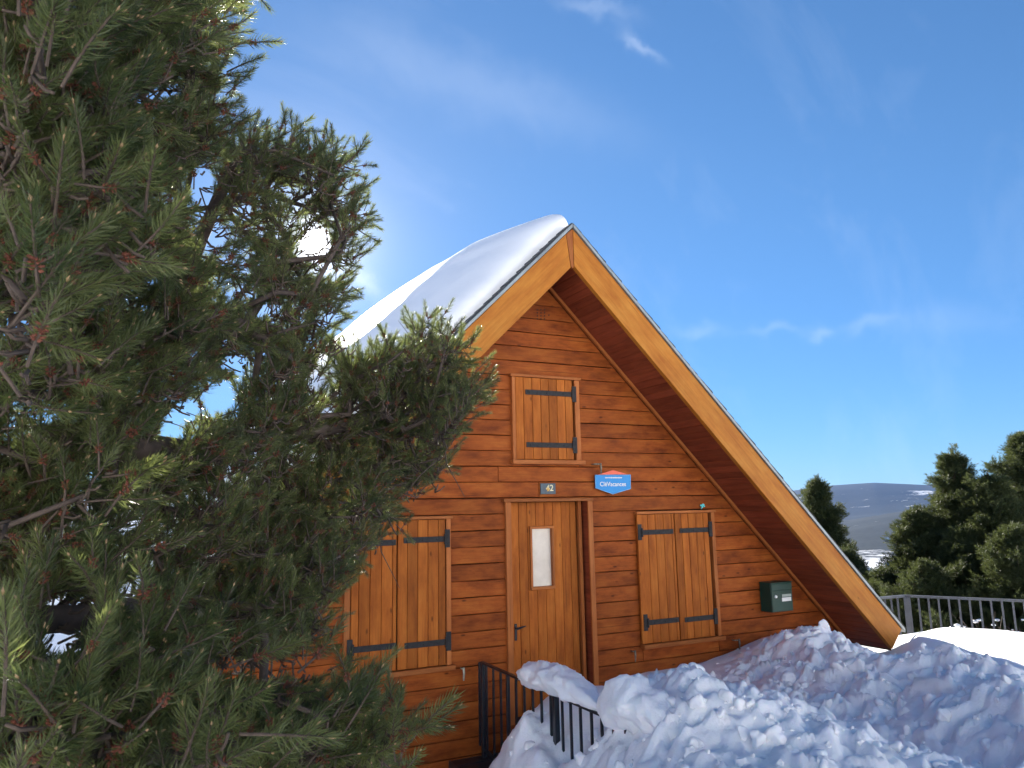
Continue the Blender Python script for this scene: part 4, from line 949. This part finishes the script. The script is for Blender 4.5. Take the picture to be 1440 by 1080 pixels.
# gaps in the crown
tip = P_ + Dd * (.12 * Sc_)[:, None]
keep = np.ones(len(P_), bool)
for q in (P_, tip, (P_ + tip) / 2):
    u_, v_, dep = projn(q); keep &= dep > .9
    for hx_, hy_, ha, hb in HOLES: keep &= ((u_ - hx_) / ha) ** 2 + ((v_ - hy_) / hb) ** 2 > 1
    ang = np.degrees(np.arccos(np.clip((q / np.linalg.norm(q, axis=1, keepdims=True)) @ sun_n, -1, 1))); keep &= ang > 1.15
u_, v_, dep = projn(tip); marg = np.zeros(len(P_), bool)
P_, Dd, Sc_ = P_[keep], Dd[keep], Sc_[keep]
foliage_obj('needles', P_, Dd, Sc_, NG1, len(SHOOTS), PB, pine, M_NEED)
tw = from_lists('twigs', TW_V, TW_F, M_TWIG, PB, pine); tw['kind'] = 'stuff'
print('pine', len(clusters), len(P_), nn)
# lichen covered broken branch
V = []; Fc = []; add_tube(V, Fc, [atd(285, 855, 2.6), atd(272, 880, 2.6), atd(266, 905, 2.58), atd(262, 940, 2.56), atd(240, 960, 2.55)], [.012, .014, .017, .016, .02], 7)
add_tube(V, Fc, [atd(264, 900, 2.58), atd(258, 893, 2.56), atd(256, 888, 2.54)], [.02, .017, .008], 6)
from_lists('dead_branch', V, Fc, M_LICH, atd(285, 855, 2.6), pine)

# ------------------------------------------------------------------ conifers beyond the fence
def tuft_mesh(seed):
    r = random.Random(seed); V = []; Fc = []; MI = []
    for k_ in range(7):
        d0 = Vector((r.gauss(0, .55), r.gauss(0, .55), 1)).normalized(); o0 = Vector((r.uniform(-.06, .06), r.uniform(-.06, .06), r.uniform(-.05, .05)))
        for i in range(20):
            f = i / 20; az = i * 2.4 + r.random(); el = D2R(70 - 45 * f); a = d0.cross(Vector((.2, .9, .1))).normalized(); b = d0.cross(a)
            d = ((a * math.cos(az) + b * math.sin(az)) * math.sin(el) + d0 * math.cos(el)); l = .055 * r.uniform(.7, 1.15); p0 = o0 + d0 * (.11 * f); p1 = p0 + d * l
            side = d.cross(Vector((r.uniform(-1, 1), r.uniform(-1, 1), r.uniform(-1, 1)))).normalized() * .0035; b_ = len(V)
            V += [tuple(p0 - side), tuple(p0 + side), tuple(p1)]; Fc.append((b_, b_ + 1, b_ + 2)); MI.append(0)
    me = bpy.data.meshes.new('tuft'); me.from_pydata(V, [], Fc); me.update(); me.materials.append(M_NEED2); return bpy.data.objects.new('tuft_source', me)
TUFTS = [tuft_mesh(100 + i) for i in range(5)]
NG2 = gn_scatter('far_tufts', TUFTS)
def conifer(topx, topy, dist, zb, rad, shape, label, seed, lean=(0, 0), dens=1.0, wh=.25):
    g_ = np.random.default_rng(seed); top = atd(topx, topy, dist); base = Vector((top.x + lean[0], top.y + lean[1], zb)); Ht = top.z - zb
    t = empty('conifer', base, label=label, cat='tree', group='conifers beyond the terrace fence')
    V = []; Fc = []; add_tube(V, Fc, [base.lerp(top, i / 8) for i in range(9)], [.13 * (1 - i / 8.3) * Ht / 6 + .01 for i in range(9)], 8); from_lists('trunk', V, Fc, M_BARK, base, t)
    P = []; Dn = []; Sz = []; BV = []; BF = []
    z_ = .10
    while z_ < Ht - .15:
        f = z_ / Ht; R_ = rad * (1 - math.exp(-shape * (Ht - z_) / rad)) * g_.uniform(.78, 1.15) + .03; c = base.lerp(top, f); nb_ = max(5, int(6 + 3 * R_)); a0 = g_.uniform(0, 6.28)
        for k_ in range(nb_):
            an = a0 + 6.283 * k_ / nb_ + g_.uniform(-.35, .35); rr_ = R_ * (g_.uniform(.5, 1.0) + (.3 if g_.random() < .2 else 0)); dr = Vector((math.cos(an), math.sin(an), 0)); up_ = g_.uniform(.0, .30) + .35 * f
            pts = [c + dr * (rr_ * s_) + Vector((0, 0, rr_ * (up_ * s_ * s_ - .12 * s_))) for s_ in (0, .35, .7, 1)]
            add_tube(BV, BF, pts, [.02, .014, .009, .004], 4)
            nt_ = int((8 + 30 * rr_) * dens)
            for q in range(nt_):
                s_ = g_.uniform(.22, 1.02) ** .8; i_ = min(2, int(s_ * 3)); p = pts[0] + dr * (rr_ * s_) + Vector((0, 0, rr_ * (up_ * s_ * s_ - .12 * s_)))
                sp_ = .05 + .10 * rr_ * (1 - abs(s_ - .6)) * .6; off = Vector((g_.normal() * sp_, g_.normal() * sp_, g_.normal() * sp_ * .5 + .02))
                P.append((p + off)[:]); dv = dr * .8 + off.normalized() * .5 + Vector((0, 0, .55)); Dn.append(dv[:]); Sz.append(g_.uniform(.75, 1.25))
        z_ += wh * g_.uniform(.75, 1.2) * (1.15 - .5 * f)
    for q in range(int(14)): P.append((top + Vector((g_.normal() * .05, g_.normal() * .05, -abs(g_.normal()) * .25)))[:]); Dn.append((g_.normal() * .4, g_.normal() * .4, 1)); Sz.append(.8)
    b_ = from_lists('branches', BV, BF, M_BARK, base, t); b_['kind'] = 'stuff'
    foliage_obj('needles', P, np.array(Dn), Sz, NG2, len(TUFTS), base, t, M_NEED2)
    return t
conifer(1146, 672, 21, -6.5, 1.05, .75, 'rounded pine just past the right roof edge, left of the valley view', 1, (.2, .2))
conifer(1337, 630, 19, -6.0, 1.6, .48, 'tall narrow fir with pointed tip in front of the blue hills', 2)
conifer(1288, 716, 18.5, -6.2, 1.7, .7, 'dark bushy pine left of the pointed fir', 3)
conifer(1436, 610, 19.5, -6.0, 2.3, .65, 'tallest broad conifer at the right edge of the picture', 4, (.2, 0))
conifer(1388, 664, 18.2, -5.6, 1.8, .65, 'dense pine between the pointed fir and the tallest conifer', 5)
conifer(1352, 742, 17.8, -6.0, 1.5, .9, 'low pale green pine right behind the fence', 6)
conifer(1243, 800, 17.5, -6.0, 1.3, .9, 'small pine behind the corner post of the fence', 7)
conifer(1186, 772, 19, -6.0, 1.0, .8, 'short dark pine close to the right roof edge', 8)
conifer(1425, 742, 16.6, -5.8, 1.4, .9, 'dark low pine at the right edge behind the fence', 9)
conifer(1300, 790, 16.8, -5.8, 1.3, .9, 'lowest little pine behind the fence balusters', 10)
# bare bush holding snow behind the fence
bb = Vector((13.4, 6.9, -3.6)); bb = atd(1410, 872, 15.2); bb.z = -3.1
bush = empty('snowy_bush', bb, label='bare twiggy bush holding bits of snow behind the fence', cat='bush')
V = []; Fc = []; SV = []; SF = []; g_ = random.Random(4)
for i in range(170):
    a = g_.uniform(0, 6.28); d = Vector((math.cos(a) * 1.2, math.sin(a) * .7, g_.uniform(.5, 1.6))).normalized(); p = bb + Vector((g_.uniform(-.5, .5), g_.uniform(-.3, .3), 0)); pts = [p]
    for k_ in range(4): d = (d + Vector((g_.gauss(0, .3), g_.gauss(0, .3), g_.gauss(0, .2)))).normalized(); p = p + d * g_.uniform(.2, .36); pts.append(p)
    add_tube(V, Fc, pts, [.012, .009, .007, .005, .003], 4)
from_lists('branches', V, Fc, M_TWIG, bb, bush)['kind'] = 'stuff'
nb = 0; IV2, IF2 = ico(2)
tips_ = [Vector(V[j]) for j in range(0, len(V), 3)]
V = []; Fc = []; nb = 0
for i in range(420):
    c = g_.choice(tips_); r = g_.uniform(.008, .04); v = IV2 * np.array([r * 1.4, r * 1.4, r * .7]) * (1 + .25 * np.sin(IV2[:, :1] * 5 + i)) + np.array(c[:])
    V += v.tolist(); Fc += (IF2 + nb).tolist(); nb += len(v)
from_lists('snow_bits', V, [tuple(f) for f in Fc], M_SNOW, bb, bush)['kind'] = 'stuff'

# ------------------------------------------------------------------ valley and far hills: one ring of terrain out to the horizon
RIDGE = np.array([(40, .012), (46.7, .0139), (49.3, .0190), (52, .0208), (55, .0166), (57.9, .0185), (60.6, .0213), (68, .024), (90, .020), (140, .030), (200, .022), (260, .028), (320, .02), (352, .018), (360 + 20, .014), (400, .012)])
MID = np.array([(40, -.030), (46, -.028), (50.2, -.0235), (54.9, -.0095), (58, -.004), (64, -.002), (90, -.01), (200, -.012), (300, -.012), (400, -.030)])
azs = np.radians(np.concatenate([np.arange(40, 70, .12), np.arange(70, 400.01, 1.2)])); rs = np.concatenate([np.geomspace(26, 900, 46), np.geomspace(930, 9000, 150)])
AZ, RS = np.meshgrid(azs, rs); azd = np.degrees(AZ)
rid = np.interp(azd, RIDGE[:, 0], RIDGE[:, 1]); mid_ = np.interp(azd, MID[:, 0], MID[:, 1])
hx_ = RS * np.sin(AZ); hy_ = RS * np.cos(AZ)
nz2 = vnoise(hx_, hy_, 900, 31) * .5 + vnoise(hx_, hy_, 380, 32) * .3 + vnoise(hx_, hy_, 130, 33) * .2 - .5
def sm(a, b, x): t = np.clip((x - a) / (b - a), 0, 1); return t * t * (3 - 2 * t)
back = sm(.15, .75, -np.cos(AZ)); near_z = (-4 - sm(20, 60, RS) * 10 - sm(50, 900, RS) * 112) * (1 - back) + back * (8.6 + (RS - 26) * .42 * (1 - .6 * sm(60, 300, RS)))  # back: unseen hillside raised behind the viewpoint as a snow reflector for the chalet
zz = near_z + 6 * nz2 * sm(60, 400, RS)
midz = mid_ * 3300; zz = zz + (midz - zz) * sm(1700, 3300, RS) * (1 - back)
zz = np.where((RS > 3300) & (back < .5), midz - 40 * sm(3300, 4300, RS), zz)
ridz = rid * 7200; zz = np.where((RS > 4300) & (back < .5), (midz - 40) + (ridz - midz + 40) * sm(4300, 7200, RS), zz)
zz = np.where((RS > 7200) & (back < .5), ridz - (RS - 7200) * .08, zz)
zz = zz + nz2 * 26 * sm(1500, 3000, RS) * (1 - .75 * sm(6500, 7200, RS)) * (1 - .8 * np.exp(-((RS - 3300) / 250) ** 2))
def hill_mat():
    m, n, b = newmat('valley_terrain'); g = nd(n, 'ShaderNodeNewGeometry'); P = g.outputs['Position']
    ln_ = nd(n, 'ShaderNodeVectorMath', operation='LENGTH'); n.links.new(P, ln_.inputs[0])
    forest = noise_(n, P, .055, 4, .7); fc = ramp(n, forest.outputs['Fac'], [(.3, (.004, .009, .009)), (.7, (.016, .024, .022))])
    stz = nd(n, 'ShaderNodeMapping'); stz.inputs['Scale'].default_value = (1, 1, .35); n.links.new(P, stz.inputs[0])
    pa = noise_(n, stz.outputs[0], .0042, 6, .68, .4); pf = noise_(n, stz.outputs[0], .022, 6, .85)
    ad = nd(n, 'ShaderNodeMath', operation='MULTIPLY_ADD'); n.links.new(pf.outputs['Fac'], ad.inputs[0]); ad.inputs[1].default_value = .35; n.links.new(pa.outputs['Fac'], ad.inputs[2])
    # snow shows more in the valley than on the wooded hills
    near = nd(n, 'ShaderNodeMapRange'); n.links.new(ln_.outputs['Value'], near.inputs['Value']); near.inputs['From Min'].default_value = 1500; near.inputs['From Max'].default_value = 2300; near.inputs['To Min'].default_value = .32; near.inputs['To Max'].default_value = -.10
    far = nd(n, 'ShaderNodeMapRange'); n.links.new(ln_.outputs['Value'], far.inputs['Value']); far.inputs['From Min'].default_value = 4300; far.inputs['From Max'].default_value = 5600; far.inputs['To Min'].default_value = 0; far.inputs['To Max'].default_value = .12
    far2 = nd(n, 'ShaderNodeMapRange'); n.links.new(ln_.outputs['Value'], far2.inputs['Value']); far2.inputs['From Min'].default_value = 6000; far2.inputs['From Max'].default_value = 6500; far2.inputs['To Min'].default_value = 0; far2.inputs['To Max'].default_value = -.18
    s1 = nd(n, 'ShaderNodeMath', operation='ADD'); n.links.new(ad.outputs[0], s1.inputs[0]); n.links.new(near.outputs[0], s1.inputs[1])
    s2 = nd(n, 'ShaderNodeMath', operation='ADD'); n.links.new(s1.outputs[0], s2.inputs[0]); n.links.new(far.outputs[0], s2.inputs[1])
    s3 = nd(n, 'ShaderNodeMath', operation='ADD'); n.links.new(s2.outputs[0], s3.inputs[0]); n.links.new(far2.outputs[0], s3.inputs[1])
    rr_ = nd(n, 'ShaderNodeMapRange'); n.links.new(s3.outputs[0], rr_.inputs['Value']); rr_.inputs['From Min'].default_value = .77; rr_.inputs['From Max'].default_value = .90
    c = mixc(n, rr_.outputs[0], fc, (.82, .84, .88)); n.links.new(c, b.inputs['Base Color']); b.inputs['Roughness'].default_value = .9; b.inputs['Specular IOR Level'].default_value = .1
    return m
zz = np.minimum(zz, 300 - .0 * zz)
grid_mesh('valley_and_hills', hx_, hy_, zz, hill_mat(), kind='structure')
# a handful of snow roofed houses down in the valley
vh_rng = random.Random(9); M_VW = simple('village_wall', (.28, .20, .14), .8)
hproto = None
for i in range(9):
    azv = math.radians(vh_rng.uniform(50.6, 54.4)); rv = vh_rng.uniform(1150, 2300)
    ia = int(np.argmin(np.abs(azs - azv))); ir = int(np.argmin(np.abs(rs - rv))); pz = float(zz[ir, ia]); base = Vector((rs[ir] * math.sin(azs[ia]), rs[ir] * math.cos(azs[ia]), pz - .5)); rz = vh_rng.uniform(0, 3.1)
    r_ = bpy.data.objects.new('village_house', None); COL.objects.link(r_); r_.location = base; r_.rotation_euler = (0, 0, rz)
    tag(r_, 'tiny snow roofed house far down in the valley', 'house', 'snow roofed houses down in the valley')
    if hproto is None:
        bm = bmesh.new(); add_box(bm, (0, 0, 3), (13, 9, 6)); me = bpy.data.meshes.new('wall'); bm.to_mesh(me); bm.free(); me.materials.append(M_VW)
        bm = bmesh.new(); add_prism(bm, [(-7.4, 6), (7.4, 6), (0, 11)], -5.2, 5.2); bmesh.ops.recalc_face_normals(bm, faces=bm.faces); me2 = bpy.data.meshes.new('roof'); bm.to_mesh(me2); bm.free(); me2.materials.append(M_SNOWS); hproto = (me, me2)
    for nm_, m_ in (('wall', hproto[0]), ('roof', hproto[1])):
        c_ = bpy.data.objects.new(nm_, m_); COL.objects.link(c_); c_.parent = r_
# the air between here and the hills
lo, hi = Vector((-9300, -9300, -330)), Vector((9300, 9300, 320))
bm = bmesh.new(); add_box(bm, (lo + hi) / 2, hi - lo); me = bpy.data.meshes.new('haze'); bm.to_mesh(me); bm.free()
hz = bpy.data.materials.new('haze_air'); hz.use_nodes = True; hn = hz.node_tree; hn.nodes.clear(); ho = hn.nodes.new('ShaderNodeOutputMaterial'); hv = hn.nodes.new('ShaderNodeVolumePrincipled')
hv.inputs['Color'].default_value = (.11, .36, 1, 1); hv.inputs['Density'].default_value = 2.3e-5; hv.inputs['Anisotropy'].default_value = .2; hn.links.new(hv.outputs[0], ho.inputs['Volume'])
tag(link('haze', me, hz), kind='stuff')
